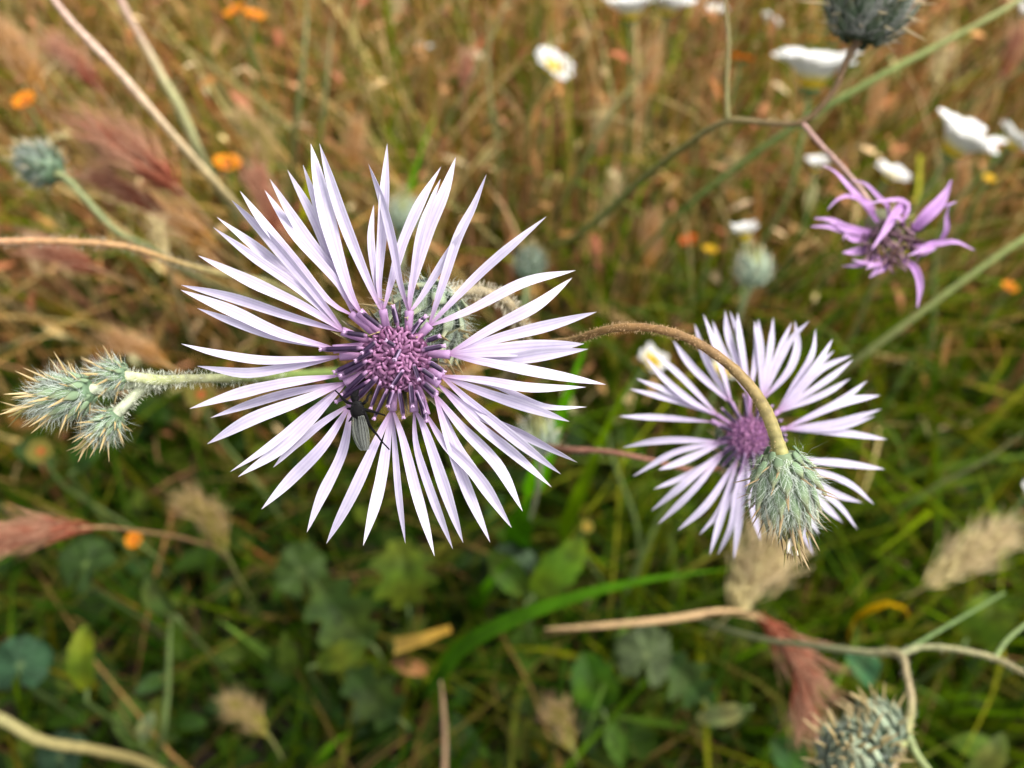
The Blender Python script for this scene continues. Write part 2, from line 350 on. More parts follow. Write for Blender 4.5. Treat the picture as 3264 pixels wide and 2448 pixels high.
# ------------------------------------------------------------------ thistle flower (main)
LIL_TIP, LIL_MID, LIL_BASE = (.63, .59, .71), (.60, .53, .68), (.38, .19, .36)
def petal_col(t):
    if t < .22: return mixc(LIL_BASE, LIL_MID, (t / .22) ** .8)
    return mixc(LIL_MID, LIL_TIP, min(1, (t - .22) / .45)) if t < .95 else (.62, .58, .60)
def petal_w(t): return (.15 + .85 * math.sin(math.pi * min(1, .5 * (t / .62) ** .9)) if t < .62 else max(.0, (1 - ((t - .62) / .38) ** 1.75)) * .985 + .015)
r1 = lambda x, y: (550 + x * .42194, 400 + y * .42194)
r2 = lambda x, y: (1250 + x * .42194, 400 + y * .42194)
r3 = lambda x, y: (550 + x * .42194, 1100 + y * .42194)
r4 = lambda x, y: (1250 + x * .42194, 1100 + y * .42194)
r5 = lambda x, y: (1000 + x * .3618, 900 + y * .3618)
# floret: tube start, junction, lobes [(points to tip..., width px, lift mm)]
FLORETS = [
 (r5(580, 440), r5(400, 255), [([r1(1290, 1260), r1(1085, 750), r1(868, 335)], 40, -.3), ([r1(1310, 1180), r1(1130, 720), r1(985, 297)], 36, -.9), ([r1(1330, 1230), r1(1170, 700), r1(1045, 140)], 62, .4)]),
 (r5(520, 440), r5(330, 275), [([r1(1180, 1330), r1(930, 1020), r1(700, 740), r1(510, 495)], 40, 0), ([r1(1260, 1160), r1(1000, 830), r1(735, 405)], 44, -.4), ([r1(1240, 1190), r1(940, 850), r1(697, 490)], 40, .3)]),
 (r5(440, 500), r5(250, 430), [([r1(900, 1445), r1(480, 1310), r1(65, 1205)], 40, -.2), ([r1(1000, 1380), r1(600, 1180), r1(195, 983)], 44, .1), ([r1(1020, 1260), r1(690, 960), r1(335, 693)], 44, -.3), ([r1(990, 1260), r1(650, 1010), r1(308, 770)], 38, .3), ([r1(1020, 1200), r1(710, 830), r1(445, 562)], 48, .9)]),
 (r5(640, 395), r5(608, 240), [([r1(1530, 1280), r1(1290, 720), r1(1110, 135)], 48, .1), ([r1(1570, 1200), r1(1590, 780), r1(1600, 500), r1(1622, 135)], 44, -.3), ([r1(1530, 1150), r1(1505, 850), r1(1520, 600)], 30, -.7), ([r2(10, 1120), r2(95, 850), r2(225, 560), r2(370, 310)], 46, -.2)]),
 (r5(835, 410), r5(842, 250), [([r2(70, 1180), r2(10, 850), r1(1590, 560), r1(1480, 290)], 44, .6), ([r2(160, 1200), r2(270, 800), r2(390, 500), r2(480, 240)], 52, 0), ([r2(200, 900), r2(300, 560), r2(365, 405)], 34, -.6), ([r2(230, 1290), r2(400, 1010), r2(520, 800)], 34, -.5)]),
 (r5(930, 475), r5(1025, 375), [([r2(385, 1200), r2(490, 850), r2(620, 600), r2(712, 370)], 46, .3), ([r2(640, 1140), r2(920, 900), r2(1165, 688)], 46, .2), ([r2(600, 1400), r2(1000, 1190), r2(1385, 1095)], 42, -.2)]),
 (r5(1010, 630), r5(1200, 635), [([r2(780, 1520), r2(1090, 1350), r2(1360, 1150)], 46, .3), ([r2(820, 1600), r2(1200, 1500), r2(1545, 1408)], 46, -.3), ([r4(650, 60), r4(1050, 20), r4(1450, -10)], 62, .2), ([r4(760, 120), r4(1150, 60), r4(1480, 30)], 52, -.3), ([r4(720, 130), r4(1100, 210), r4(1615, 298)], 44, .8)]),
 (r5(1040, 790), r5(1130, 825), [([r4(700, 265), r4(1050, 325), r4(1465, 318)], 40, -.2), ([r4(760, 310), r4(1150, 470), r4(1470, 468)], 26, -.8), ([r4(700, 350), r4(1000, 460), r4(1340, 578)], 46, .2), ([r4(620, 460), r4(900, 690), r4(1275, 975)], 44, .6)]),
 (r5(1000, 830), r5(1105, 900), [([r4(650, 530), r4(1000, 680), r4(1400, 887)], 42, -.2), ([r4(640, 600), r4(920, 830), r4(1205, 1073)], 40, .1)]),
 (r5(965, 885), r5(1075, 990), [([r4(520, 600), r4(790, 900), r4(985, 1255)], 48, .3), ([r4(430, 720), r4(560, 1080), r4(740, 1490)], 46, -.2), ([r4(500, 760), r4(640, 960), r4(730, 1090)], 26, -.6)]),
 (r5(930, 950), r5(990, 1170), [([r4(400, 740), r4(650, 1000), r4(903, 1380)], 48, .4)]),
 (r5(870, 950), r5(885, 1140), [([r4(230, 620), r4(380, 1000), r4(537, 1495)], 48, .2), ([r4(190, 760), r4(290, 1120), r4(458, 1540)], 36, -.1)]),
 (r5(710, 950), r5(690, 1130), [([r4(70, 700), r4(170, 1100), r4(320, 1595)], 44, .1), ([r4(20, 700), r4(60, 1120), r4(100, 1500)], 30, -.3), ([r3(1620, 700), r3(1550, 1080), r3(1440, 1515)], 46, .3), ([r3(1530, 740), r3(1360, 1120), r3(1162, 1500)], 46, .1)]),
 (r5(480, 890), r5(310, 1090), [([r3(1280, 800), r3(1130, 1150), r3(1015, 1415)], 44, .1), ([r3(1150, 760), r3(900, 1000), r3(672, 1240)], 50, .4), ([r3(1100, 600), r3(920, 760), r3(760, 925)], 36, -.2)]),
 (r5(430, 800), r5(270, 890), [([r3(1060, 540), r3(820, 780), r3(495, 995)], 46, .6), ([r3(1000, 560), r3(720, 790), r3(435, 957)], 40, -.1), ([r3(980, 420), r3(600, 570), r3(262, 747)], 50, .3), ([r3(920, 360), r3(600, 450), r3(285, 550)], 36, -.2)]),
 (r5(400, 740), r5(215, 830), [([r3(850, 290), r3(480, 370), r3(130, 480)], 46, .2)]),
 (r5(390, 650), r5(230, 650), [([r3(900, 170), r3(550, 200), r3(185, 158)], 40, .1), ([r3(1000, 110), r3(650, 105), r3(300, 60), r3(65, -10)], 36, .3)]),
 (r5(420, 560), r5(170, 590), [([r1(840, 1570), r1(450, 1410), r1(62, 1243)], 46, .4), ([r1(800, 1590), r1(500, 1500), r1(185, 1380)], 36, -.2)]),
]
ZM = FOCUS
def make_flower(t, florets, zdisc, ztip, fnrm, tubepx=15, seed=3):
    random.seed(seed)
    for (ts, j, lobes) in florets:
        J = P(*j, zdisc + rnd(-.0004, .0006)); S0 = P(*ts, zdisc + .0006); S00 = P(ts[0] * 2 - j[0], ts[1] * 2 - j[1], zdisc + .003)
        mb = MB(); tube(mb, [S00, S0, S0.lerp(J, .6) , J], lambda u: PX(zdisc) * tubepx * (.62 + .38 * u) , lambda u: mixc((.36, .14, .31), (.45, .28, .49), u), n=9, sides=8)
        fl = t.part('floret_tube', mb, M_PETAL)
        n = len(lobes)
        for (pts, w, lift) in lobes:
            pts3 = []; tilt = rnd(-.0016, .0016) + ztip
            start = J + (S0 - J) * .12
            for i, q in enumerate(pts):
                f = (i + 1) / len(pts)
                pts3.append(P(q[0] + (rnd(-4, 4) if f < 1 else 0), q[1] + (rnd(-4, 4) if f < 1 else 0), zdisc + tilt * f * f + (rnd(-.0007, .0007) if f < 1 else rnd(-.0012, .0018)) - lift * .001 * math.sin(math.pi * min(.75, f)) + .0002))
            mb = MB(); nr = (fnrm + vjit(.22)).normalized()
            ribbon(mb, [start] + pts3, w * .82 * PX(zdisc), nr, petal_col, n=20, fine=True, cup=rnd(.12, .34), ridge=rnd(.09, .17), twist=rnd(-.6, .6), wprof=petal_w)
            t.part('petal', mb, M_PETAL, fl, sharp=60)
c0 = P(1265, 1146, ZM)
t1 = T('thistle_flower', c0, 'large open lilac thistle flower with a black fly on its lower petals', 'flower', 'open thistle flowers')
fn = camdir(-.08, .02, 1)
make_flower(t1, FLORETS, ZM, .0005, fn)
# disc of short mauve rods
random.seed(21); dome = MB()
d_ax = camdir(-.12, -.10, 1); da = d_ax.orthogonal().normalized(); db = d_ax.cross(da); RX = 110 * PX(ZM)
lathe(dome, c0 - d_ax * .004, d_ax, [(RX * .55, -.004), (RX * .8, 0), (RX * .93, .0028), (RX * .82, .0042), (RX * .5, .0054), (RX * .1, .0058)], (.10, .03, .08), 20)
dob = t1.part('flower_disc', dome, M_FLORET)
def rod_mesh(k):
    mb = MB(); random.seed(k)
    tube(mb, [(0, -.6, 0), (rnd(-.1, .1), 0, rnd(-.05, .1)), (rnd(-.2, .2), .5, rnd(-.2, .1))], lambda t: (.19 + .05 * math.sin(t * 5)) if t < .85 else .13, lambda t: mixc((.11, .028, .085), (.36, .165, .31), min(1, t * 1.15)), n=7, sides=7)
    return mb.mesh('disc_floret', M_FLORET)
RODS = [rod_mesh(i) for i in range(5)]
for i in range(170):
    r = math.sqrt((i + .5) / 170); th = i * 2.399963
    rad = da * math.cos(th) + db * math.sin(th); hgt = .0018 * (1 - r * r) + .0002
    o = c0 + rad * (r * RX * .93) + d_ax * (hgt + rnd(-.0001, .0004))
    d = (rad * rnd(-.2, 1.0) * (0.4 + r) + d_ax * rnd(.15, .9) + vjit(.75)).normalized(); l = rnd(.0011, .0017)
    t1.inst('disc_floret', random.choice(RODS), frame(o, d, d_ax + vjit(.2), rnd(.0009, .0013), l * .95, .0010), dob)
# dark anther tubes with pale stripes and pink tips
ANTH = [((470,780),(250,990)),((560,830),(380,1030)),((590,870),(500,1110)),((650,940),(530,1200)),((700,950),(655,1090)),((750,940),(790,1190)),((850,880),(870,1090)),((900,950),(980,1140)),((790,770),(690,915)),((880,720),(925,855)),((760,590),(715,680)),((550,520),(430,620)),((520,600),(370,690)),((470,690),(240,820)),((400,690),(180,790)),((440,580),(60,590)),((470,470),(270,440)),((600,400),(420,260)),((740,380),(700,210)),((860,460),(940,340)),((870,420),(990,300)),((990,520),(1110,475)),((950,600),(1150,560)),((940,760),(1070,850)),((1010,700),(1150,790)),((960,880),(1080,990)),((940,1000),(990,1220)),((500,860),(200,1050)),((720,560),(640,515))]
def anther(mb, a, b, rad):
    ax = (b - a); L = ax.length; ax.normalize(); u = ax.orthogonal().normalized(); v = ax.cross(u); n = 7; S = 10; V = []; C = []; F = []
    for i in range(n):
        t = i / (n - 1); r = rad * (.55 if i == 0 else 1.0 if t < .8 else .95 if i < n - 1 else .5)
        for j in range(S):
            th = 2 * math.pi * j / S; rr = r * (1.15 if j % 2 == 0 else .85)
            V.append(a + ax * (L * t) + (u * math.cos(th) + v * math.sin(th)) * rr)
            C.append((.36, .22, .38) if t > .9 else (.26, .17, .30) if j in (0, 5) else (.017, .006, .027) if t > .08 else (.35, .18, .34))
    for i in range(n - 1):
        for j in range(S):
            p, q = i * S + j, i * S + (j + 1) % S; F.append((p, q, q + S, p + S))
    F.append(tuple(range(S - 1, -1, -1))); F.append(tuple((n - 1) * S + j for j in range(S))); mb.add(V, F, C)
for (a, b) in ANTH:
    pa, pb_ = r5(*a), r5(*b); ra = math.hypot(pa[0] - 1265, pa[1] - 1146) / 122
    rb = math.hypot(pb_[0] - 1265, pb_[1] - 1146) / 122
    A = P(*pa, ZM - .0022 * max(0, 1 - ra * ra * .7) - .0004); B = P(*pb_, ZM - .0024 * max(0.0, 1.25 - rb * .55) - .0002)
    mb = MB(); anther(mb, A, B, rnd(6.5, 8.5) * PX(ZM)); an = t1.part('anther', mb, M_ANTHER)
    tp = MB(); d = (B - A).normalized(); s = d.orthogonal().normalized(); s2 = d.cross(s)
    for q in range(5):
        e = d * rnd(.2, .5) + (s * math.cos(q * 1.26) + s2 * math.sin(q * 1.26)) * .5; e.normalize()
        tube(tp, [B - d * .0002, B + e * .0003], [.00017, .00006], (.52, .34, .54), n=3, sides=5)
    t1.part('anther_tip', tp, M_FLORET, an)
# involucre behind, long bracts between florets, and stem
ibase = P(1392, 968, .1135); iax = (P(1268, 1146, .1005) - ibase)
bud(t1, None, ibase, iax, iax.length * .98, .0046, nb=40, spl=.0035, br=BR_GREY, hair=2600, splay=.9, seed=5, name='involucre', sharp_tip=False, hl=.0026, hw=.000022, tcut=.62, hcol=(.72, .78, .72))
random.seed(9)
BL = [(150,430,55),(240,330,40),(360,330,60),(480,230,50),(690,90,45),(760,150,40),(1090,230,40),(1330,380,30),(1230,730,35),(1275,1050,48),(1135,1150,48),(1010,1130,40),(830,1160,40),(640,1040,40),(190,1050,40),(120,560,45),(1130,330,60)]
for (x, y, w) in BL:
    e = r5(x, y); c = (1272, 1140); k0 = .36; s0 = (lerp(c[0], e[0], k0), lerp(c[1], e[1], k0))
    mb = MB(); cA, cB = random.choice([((.10, .10, .03), (.62, .55, .42)), ((.05, .04, .03), (.30, .26, .12)), ((.16, .18, .06), (.5, .5, .34))])
    ribbon(mb, [P(*s0, ZM + .004), P(lerp(s0[0], e[0], .5), lerp(s0[1], e[1], .5), ZM + .0028), P(*e, ZM + .0012)], w * .62 * PX(ZM), fn, lambda u: mixc(cA, cB, u ** 3), n=8, cup=.5, wprof=lambda u: max(.03, (1 - u) ** .8))
    t1.part('long_bract', mb, M_BRACT, sharp=60)
def stem(t, pts, r, col, n=0, hair=0, hl=.0008, hcol=(.5, .42, .3), parent=None, sides=9, name='stem', seg=7, vis=None):
    """r, col: constants or lists spread over the control points; seg samples between neighbours"""
    pts = [Vector(p) for p in pts]; K = len(pts); q = [2 * pts[0] - pts[1]] + pts + [2 * pts[-1] - pts[-2]]; c = []
    for i in range(K - 1):
        p0, p1, p2, p3 = q[i:i + 4]; l = (p2 - p1).length; m1 = (p2 - p0) / max((p2 - p0).length, 1e-9) * l; m2 = (p3 - p1) / max((p3 - p1).length, 1e-9) * l
        for k in range(seg):
            u = k / seg; c.append(p1 * (2 * u ** 3 - 3 * u * u + 1) + m1 * (u ** 3 - 2 * u * u + u) + p2 * (-2 * u ** 3 + 3 * u * u) + m2 * (u ** 3 - u * u))
    c.append(pts[-1]); N = len(c)
    rl = r if isinstance(r, (list, tuple)) else [r]; cl = col if isinstance(col, list) else [col]
    def at(l, u):
        x = u * (len(l) - 1); i = min(int(x), len(l) - 2) if len(l) > 1 else 0
        return l[0] if len(l) == 1 else (lerp(l[i], l[i + 1], x - i) if not isinstance(l[0], tuple) else mixc(l[i], l[i + 1], x - i))
    V = []; C = []; F = []; a = None
    for i, p in enumerate(c):
        tg = (c[min(i + 1, N - 1)] - c[max(i - 1, 0)]).normalized()
        a = tg.orthogonal().normalized() if a is None else (a - tg * a.dot(tg)).normalized()
        b = tg.cross(a); rr = at(rl, i / (N - 1)) * (1 + rnd(-.07, .07)); cc = at(cl, i / (N - 1))
        for j in range(sides):
            th = 2 * math.pi * j / sides; V.append(p + (a * math.cos(th) + b * math.sin(th)) * rr * (1.05 if j % 2 else .95)); C.append(cc)
    for i in range(N - 1):
        for j in range(sides):
            x = i * sides + j; y = i * sides + (j + 1) % sides; F.append((x, y, y + sides, x + sides))
    F.append(tuple(range(sides - 1, -1, -1))); F.append(tuple((N - 1) * sides + j for j in range(sides)))
    mb = MB(); mb.add(V, F, C); o = t.part(name, mb, M_STEM, parent)
    if hair:
        hb = MB(); hairs_along(hb, c[:vis * seg] if vis else c, at(rl, .3), int(hair * 1.6), hl, .000016, hcol); stuff(t.part('stem_hair', hb, M_HAIR, o))
    return o
root_main = G(1480, 1180)
stem(t1, [ibase + iax * .06, P(1430, 935, .116), P(1530, 930, .118), P(1610, 960, .119), P(1660, 1030, .122), P(1665, 1120, .135), P(1600, 1220, .2), P(1520, 1220, .35), root_main], [.0011, .0009, .0008, .0008, .0009, .0010, .0013, .0016, .0018], [(.30, .26, .17), (.22, .17, .09), (.16, .12, .06)], hair=1100, hl=.0010, hcol=(.66, .60, .46), vis=5)
# ------------------------------------------------------------------ drooping bud
tb = T('drooping_thistle_bud', P(2480, 1432, .1), 'spiny green woolly thistle bud drooping on an arched brown stem', 'bud')
bb = P(2488, 1446, .1); bx = P(2522, 1706, .1005) - bb
bud(tb, None, bb, bx, bx.length * 1.0, 89 * PX(.1), nb=64, spl=.0031, br=BR_GREEN, sp=SP_BROWN, core=(.15, .20, .11), hair=2600, splay=1.0, seed=12, hl=.0024, tcut=.96, hw=.000017, hout=.28, hcol=(.70, .76, .68))
random.seed(4)
mb = MB()
for q in range(5): tube(mb, [P(2515, 1720, .1), P(2512 + q * 6, 1750, .0995 + rnd(0, .001)), P(2510 + q * 8, 1768 + rnd(-6, 4), .0995 + rnd(0, .001))], [.00025, .0002, .00012], (.80, .72, .58), n=5, sides=5)
tb.part('bud_tip', mb, M_SPINE)
stem(tb, [bb + bx * .03, P(2478, 1410, .1), P(2440, 1310, .1), P(2380, 1220, .1), P(2280, 1130, .1005), P(2170, 1070, .102), P(2050, 1044, .104), P(1940, 1050, .106), P(1830, 1085, .112), P(1700, 1110, .122), P(1620, 1200, .2), P(1530, 1230, .35), G(1450, 1200)],
     [.00095, .00080, .00074, .00066, .00058, .00052, .00050, .00050, .00055, .0008, .0012, .0015, .0017], [(.28, .27, .10), (.24, .19, .07), (.20, .12, .05), (.20, .11, .04), (.20, .12, .04), (.19, .13, .04), (.16, .12, .05)], hair=1500, hl=.00035, hcol=(.66, .46, .26), sides=10, vis=9)
# ------------------------------------------------------------------ second open flower
Z2 = .14
r6 = lambda x, y: (1950 + x * .5122, 950 + y * .5122)
L2 = [((45,735),(330,750),(620,765)),((110,565),(450,660),(640,745)),((150,500),(400,610),(640,735)),((205,360),(335,515),(500,640),(660,745)),((235,318),(430,480),(680,690)),((380,262),(520,450),(720,690)),((515,160),(590,400),(720,660)),((570,100),(640,300),(790,600)),((628,140),(690,340),(800,600)),((705,75),(735,260),(830,600)),((735,80),(800,260),(880,600)),((783,90),(800,260),(870,560)),((890,140),(895,330),(905,600)),((913,130),(925,350),(915,600)),((1005,120),(975,330),(920,600)),((1120,150),(1050,320),(930,620)),((1140,140),(1150,300),(1100,470),(980,690)),((1230,140),(1100,290),(960,600)),((1270,190),(1235,360),(1120,560),(1000,680)),((1375,255),(1260,430),(1010,680)),((1385,325),(1230,470),(1020,690)),((1495,355),(1300,450),(1150,600),(1050,720)),((1500,385),(1330,510),(1060,730)),((1485,500),(1300,600),(1080,730)),((1590,515),(1400,660),(1090,780)),((1670,605),(1430,650),(1100,760)),((1680,690),(1400,770),(1070,830)),((1640,735),(1400,800),(1070,840)),((1715,880),(1400,835),(1080,850)),((1700,1065),(1400,1030),(1020,970)),((1635,1285),(1430,1140),(1050,1000)),((1560,1275),(1350,1200),(1020,1030)),((1530,1440),(1380,1260),(1040,1000)),((1440,1400),(1300,1270),(1010,1030)),((1290,1470),(1180,1300),(990,1030)),((1255,1600),(1170,1430),(950,1000)),((925,1510),(880,1300),(860,1000)),((760,1630),(800,1300),(845,1000)),((660,1600),(740,1400),(790,1150),(830,990)),((610,1600),(680,1350),(770,1030)),((545,1475),(680,1290),(800,980)),((630,1420),(780,1200),(840,1000)),((410,1447),(600,1280),(770,1000)),((285,1410),(500,1200),(710,950)),((245,1325),(450,1150),(690,950)),((260,1190),(500,1080),(720,940)),((130,1110),(400,960),(670,900)),((290,1070),(460,1010),(700,930)),((65,930),(250,885),(450,885),(680,870))]
t2 = T('thistle_flower', P(*r6(850, 860), Z2), 'smaller pale lilac thistle flower standing behind the drooping spiny bud', 'flower', 'open thistle flowers')
random.seed(31); grp = {}
for l in L2:
    b = l[-1]; a = math.atan2(b[1] - 860, b[0] - 850); grp.setdefault(int((a + math.pi) / (2 * math.pi) * 14) % 14, []).append(l)
fl2 = []
for k, ls in sorted(grp.items()):
    jx = sum(l[-1][0] for l in ls) / len(ls); jy = sum(l[-1][1] for l in ls) / len(ls)
    s = (850 + (jx - 850) * .5, 860 + (jy - 860) * .5)
    fl2.append((r6(*s), r6(jx, jy), [([r6(*q) for q in l[::-1][1:]], rnd(24, 31), rnd(-.5, .5)) for l in ls]))
make_flower(t2, fl2, Z2, .001, camdir(.05, .1, 1), tubepx=8, seed=8)
c2 = P(*r6(850, 860), Z2); ax2 = camdir(-.05, .15, 1); mb = MB(); R2 = 66 * PX(Z2)
lathe(mb, c2 - ax2 * .003, ax2, [(R2 * .5, -.004), (R2 * .9, 0), (R2, .0025), (R2 * .7, .004), (R2 * .1, .005)], (.24, .10, .26), 18)
d2 = t2.part('flower_disc', mb, M_FLORET); a2 = ax2.orthogonal().normalized(); b2 = ax2.cross(a2)
for i in range(130):
    r = math.sqrt((i + .5) / 130); th = i * 2.399963; rad = a2 * math.cos(th) + b2 * math.sin(th)
    d = (rad * r + ax2 * .8 + vjit(.6)).normalized()
    t2.inst('disc_floret', random.choice(RODS), frame(c2 + rad * r * R2 + ax2 * .0022 * (1 - r * r), d, ax2.orthogonal() + vjit(.3), .0008, .0014, .0008), d2)
for i in range(16):
    th = i / 16 * 6.283 + rnd(-.15, .15); rad = a2 * math.cos(th) + b2 * math.sin(th); mb = MB()
    anther(mb, c2 + rad * R2 * .8 + ax2 * .0012, c2 + rad * R2 * rnd(1.5, 2.1) + ax2 * rnd(.0005, .003), .00028); t2.part('anther', mb, M_ANTHER)
ib2 = c2 - ax2 * .015 + RGT * .001 - UP * .0015
bud(t2, None, ib2, c2 - ib2, .0145, .0042, nb=30, br=BR_GREY, hair=300, seed=15, name='involucre', sharp_tip=False, tcut=.62)
stem(t2, [ib2, P(2330, 1480, .172), P(2220, 1500, .176), P(2080, 1468, .178), P(1940, 1440, .18), P(1800, 1432, .185), P(1650, 1400, .25), P(1500, 1350, .42), G(1420, 1330)], [.0008, .0006, .0005, .0005, .0005, .0006, .0009, .0012, .0014], (.20, .085, .055), hair=300, vis=6)
# ------------------------------------------------------------------ fly on the petals
def fly():
    zf = .0972
    t = T('fly', P(1140, 1310, zf), 'small black fly with folded grey wings clinging to the lilac petals', 'fly')
    mb = MB()
    q = lambda x, y, dz=0: P(1050 + x * .13864, 1230 + y * .13864, zf + dz)
    tube(mb, [q(660, 330), q(600, 300), q(570, 250), q(610, 170), q(670, 90)], [.00045, .00050, .00042, .0003, .00012], (.006, .0055, .006), n=12, sides=10)
    tube(mb, [q(630, 350), q(635, 430), q(645, 540), q(655, 670), q(668, 770)], [.00045, .00074, .00088, .00080, .00045], (.006, .0055, .006), n=14, sides=12)
    tube(mb, [q(655, 650, .0003), q(690, 900, .0007), q(740, 1150, .0009), q(790, 1400, .0008), q(810, 1460, .0006)], [.0004, .00062, .00060, .00045, .0001], (.02, .02, .02), n=14, sides=12)
    legs = [[(770, 560, .0002), (830, 650, -.0002), (900, 850, 0), (950, 960, .0006), (1100, 1130, .0012), (1200, 1270, .0016), (1380, 1465, .002)],
            [(760, 520, .0002), (830, 550, 0), (1000, 590, .0008), (1160, 640, .0016), (1285, 680, .002)],
            [(740, 420, .0002), (800, 390, -.0002), (860, 330, 0), (890, 230, .0004), (960, 130, .0008)],
            [(540, 400, .0002), (480, 400, -.0001), (400, 370, .0004), (300, 290, .001), (220, 185, .0014), (130, 105, .0018)],
            [(530, 530, .0003), (470, 525, .0006), (405, 525, .0014)],
            [(560, 690, .0003), (510, 750, .0004), (450, 815, .0012)]]
    for lg in legs:
        tube(mb, [q(*p) for p in lg], [.00016, .00019, .00016, .00011, .00008], (.006, .0055, .006), n=16, sides=6)
    for a in ([(640, 110), (610, 140), (545, 135)], [(660, 90), (700, 60), (705, 40)]):
        tube(mb, [q(*p, -.0001) for p in a], [.00008, .00006], (.006, .0055, .006), n=5, sides=5)
    t.part('body', mb, M_BLACK)
    for (pts, w, dz) in (([(600, 690), (620, 950), (690, 1250), (790, 1470)], 250, -.0005), ([(720, 690), (770, 950), (810, 1250), (850, 1480)], 240, -.0008)):
        wb = MB(); ribbon(wb, [q(x, y, dz) for x, y in pts], w * .13864 * PX(zf), camdir(.1, .1, 1), lambda u: (.2, .2, .2), n=14, cup=-.2, ridge=.03, th=.00002, wprof=lambda u: .35 + .65 * math.sin(math.pi * (.12 + .76 * u)) if u < .97 else .45)
        wo = t.part('wing', wb, M_WING, sharp=60); vb = MB()
        for k in (-.42, -.15, .15, .42):
            tube(vb, [q(x + k * w * (.5 + .5 * math.sin(math.pi * (.1 + .8 * i / 3))), y + abs(k) * (30 if i < 3 else -60), dz - .00005) for i, (x, y) in enumerate(pts)], [.00004, .00003, .00003, .00002], (.02, .02, .018), n=10, sides=4)
        t.part('wing_vein', vb, M_BLACK, wo)
    h = MB()
    for i in range(200):
        p = q(642 + rnd(-110, 110), 540 + rnd(-170, 190), -.0005); d = camdir(rnd(-1, 1), rnd(-1, 1), .6); s = d.orthogonal().normalized() * .00002
        h.add([p - s, p + s, p + d * .0004], [(0, 1, 2)], (.05, .05, .05))
    stuff(t.part('bristles', h, M_BLACK))
fly()
# ------------------------------------------------------------------ branched thistle: dark bud and faded flower
tt = T('branched_thistle', G(1700, 800), 'branched thistle bearing a dark spiny bud and a shrivelled purple flower', 'thistle')
ZB = .165
dbase = P(2735, 128, ZB); dax = P(2815, -110, ZB - .004) - dbase
dbud = bud(tt, None, dbase, dax, dax.length * 1.15, 112 * PX(ZB), nb=64, spl=.0062, br=BR_DARK, sp=SP_PALE, hair=3000, splay=2.2, core=(.03, .045, .03), seed=41, hl=.0022, hw=.000024, hcol=(.62, .62, .58), hout=1.2, sharp_tip=False)
nodeA, nodeB = P(2320, 385, .175), P(2555, 388, .17)
stem(tt, [dbase + dax * .04, P(2700, 190, ZB), P(2650, 300, .167), P(2555, 388, .17), P(2440, 390, .173), nodeA, P(2200, 455, .185), P(2060, 560, .21), P(1930, 680, .26), P(1820, 760, .4), G(1700, 800)], [.0008, .0007, .0006, .0006, .0006, .0006, .0007, .0008, .001, .0013, .0015], [(.13, .08, .045), (.15, .09, .04), (.17, .12, .05), (.15, .14, .04), (.12, .16, .04), (.12, .16, .04)], hair=300, hl=.0005, vis=6)
stem(tt, [nodeA, P(2316, 300, .176), P(2322, 150, .178), P(2312, 0, .18), P(2305, -160, .182), P(2310, -260, .183)], [.0006, .00045, .0004, .0004, .0004], [(.14, .13, .04), (.15, .10, .04)], name='branch')
ZF = .16
r8 = lambda x, y: (2500 + x * .3316, 450 + y * .3316)
fc = P(*r8(1010, 960), ZF); fb = P(*r8(880, 740), ZF + .009)
stem(tt, [nodeB, P(2610, 455, .169), P(2690, 540, .17), P(2760, 630, .171), fb], [.0005, .00048, .0005, .0006, .0008], [(.34, .20, .17), (.36, .24, .20)], name='branch')
FB = (.42, .20, .48); FT = (.68, .46, .74)
fade = MB(); fax = (fc - fb).normalized()
lathe(fade, fb, fax, [(.0012, -.001), (.0026, .0015), (.003, .0045), (.0024, .0075), (.0016, .0085)], (.12, .12, .06), 14)
fh = tt.part('faded_flower', fade, M_STEM)
FD = [([(900,780),(780,620),(600,420),(480,290),(360,230)],80,.002),([(860,700),(830,600),(720,560),(600,530),(500,570),(415,660)],45,-.001),([(1000,760),(990,620),(900,530),(780,410),(640,370)],45,.001),([(1110,800),(1140,760),(1195,630),(1130,570),(980,570),(740,610)],48,-.003),([(1130,700),(1130,620),(1050,720),(950,880),(840,1040)],85,-.005),([(1210,870),(1350,730),(1480,600),(1560,480),(1605,370)],125,0),([(1450,650),(1520,625),(1580,610),(1660,580)],32,-.0005),([(1200,1010),(1480,985),(1650,970),(1830,1050)],58,-.001),([(1480,990),(1560,850),(1560,720),(1590,600)],48,-.002),([(1480,970),(1380,1010),(1300,1050),(1190,1100)],75,-.003),([(1110,1120),(1250,1230),(1300,1400),(1280,1600)],80,0),([(850,890),(600,840),(450,760),(290,740)],85,0),([(830,930),(600,860),(430,815),(255,820)],80,-.001),([(820,950),(650,940),(590,900),(570,950)],60,-.002),([(840,1030),(680,1060),(560,1070)],85,-.001),([(920,1110),(780,1170),(650,1140)],95,-.002),([(990,1160),(900,1230),(820,1310)],105,-.001),([(800,1180),(700,1190),(550,1200)],42,.001),([(1230,1080),(1380,1050),(1460,1030)],85,-.001),([(950,1150),(860,1190),(790,1230)],80,-.003),([(1150,820),(1120,760),(1060,730)],60,-.004)]
random.seed(17)
for pts, w, dz in FD:
    mb = MB(); n = len(pts)
    ribbon(mb, [P(*r8(*q), ZF + dz * (i / (n - 1)) + (.001 if i == 0 else 0) + rnd(-.0006, .0006)) for i, q in enumerate(pts)], w * 1.0 * .3316 * PX(ZF), camdir(rnd(-.3, .3), rnd(-.2, .4), 1), lambda u: mixc(FB, FT, u * rnd(.6, 1)), n=14, cup=rnd(.2, .5), ridge=.12, twist=rnd(-.6, .6), wprof=lambda u: max(.06, (.55 + .45 * math.sin(math.pi * min(1, u * 1.3))) * (1 - max(0, u - .75) / .25 * .85)))
    tt.part('petal', mb, M_PETAL, fh, sharp=60)
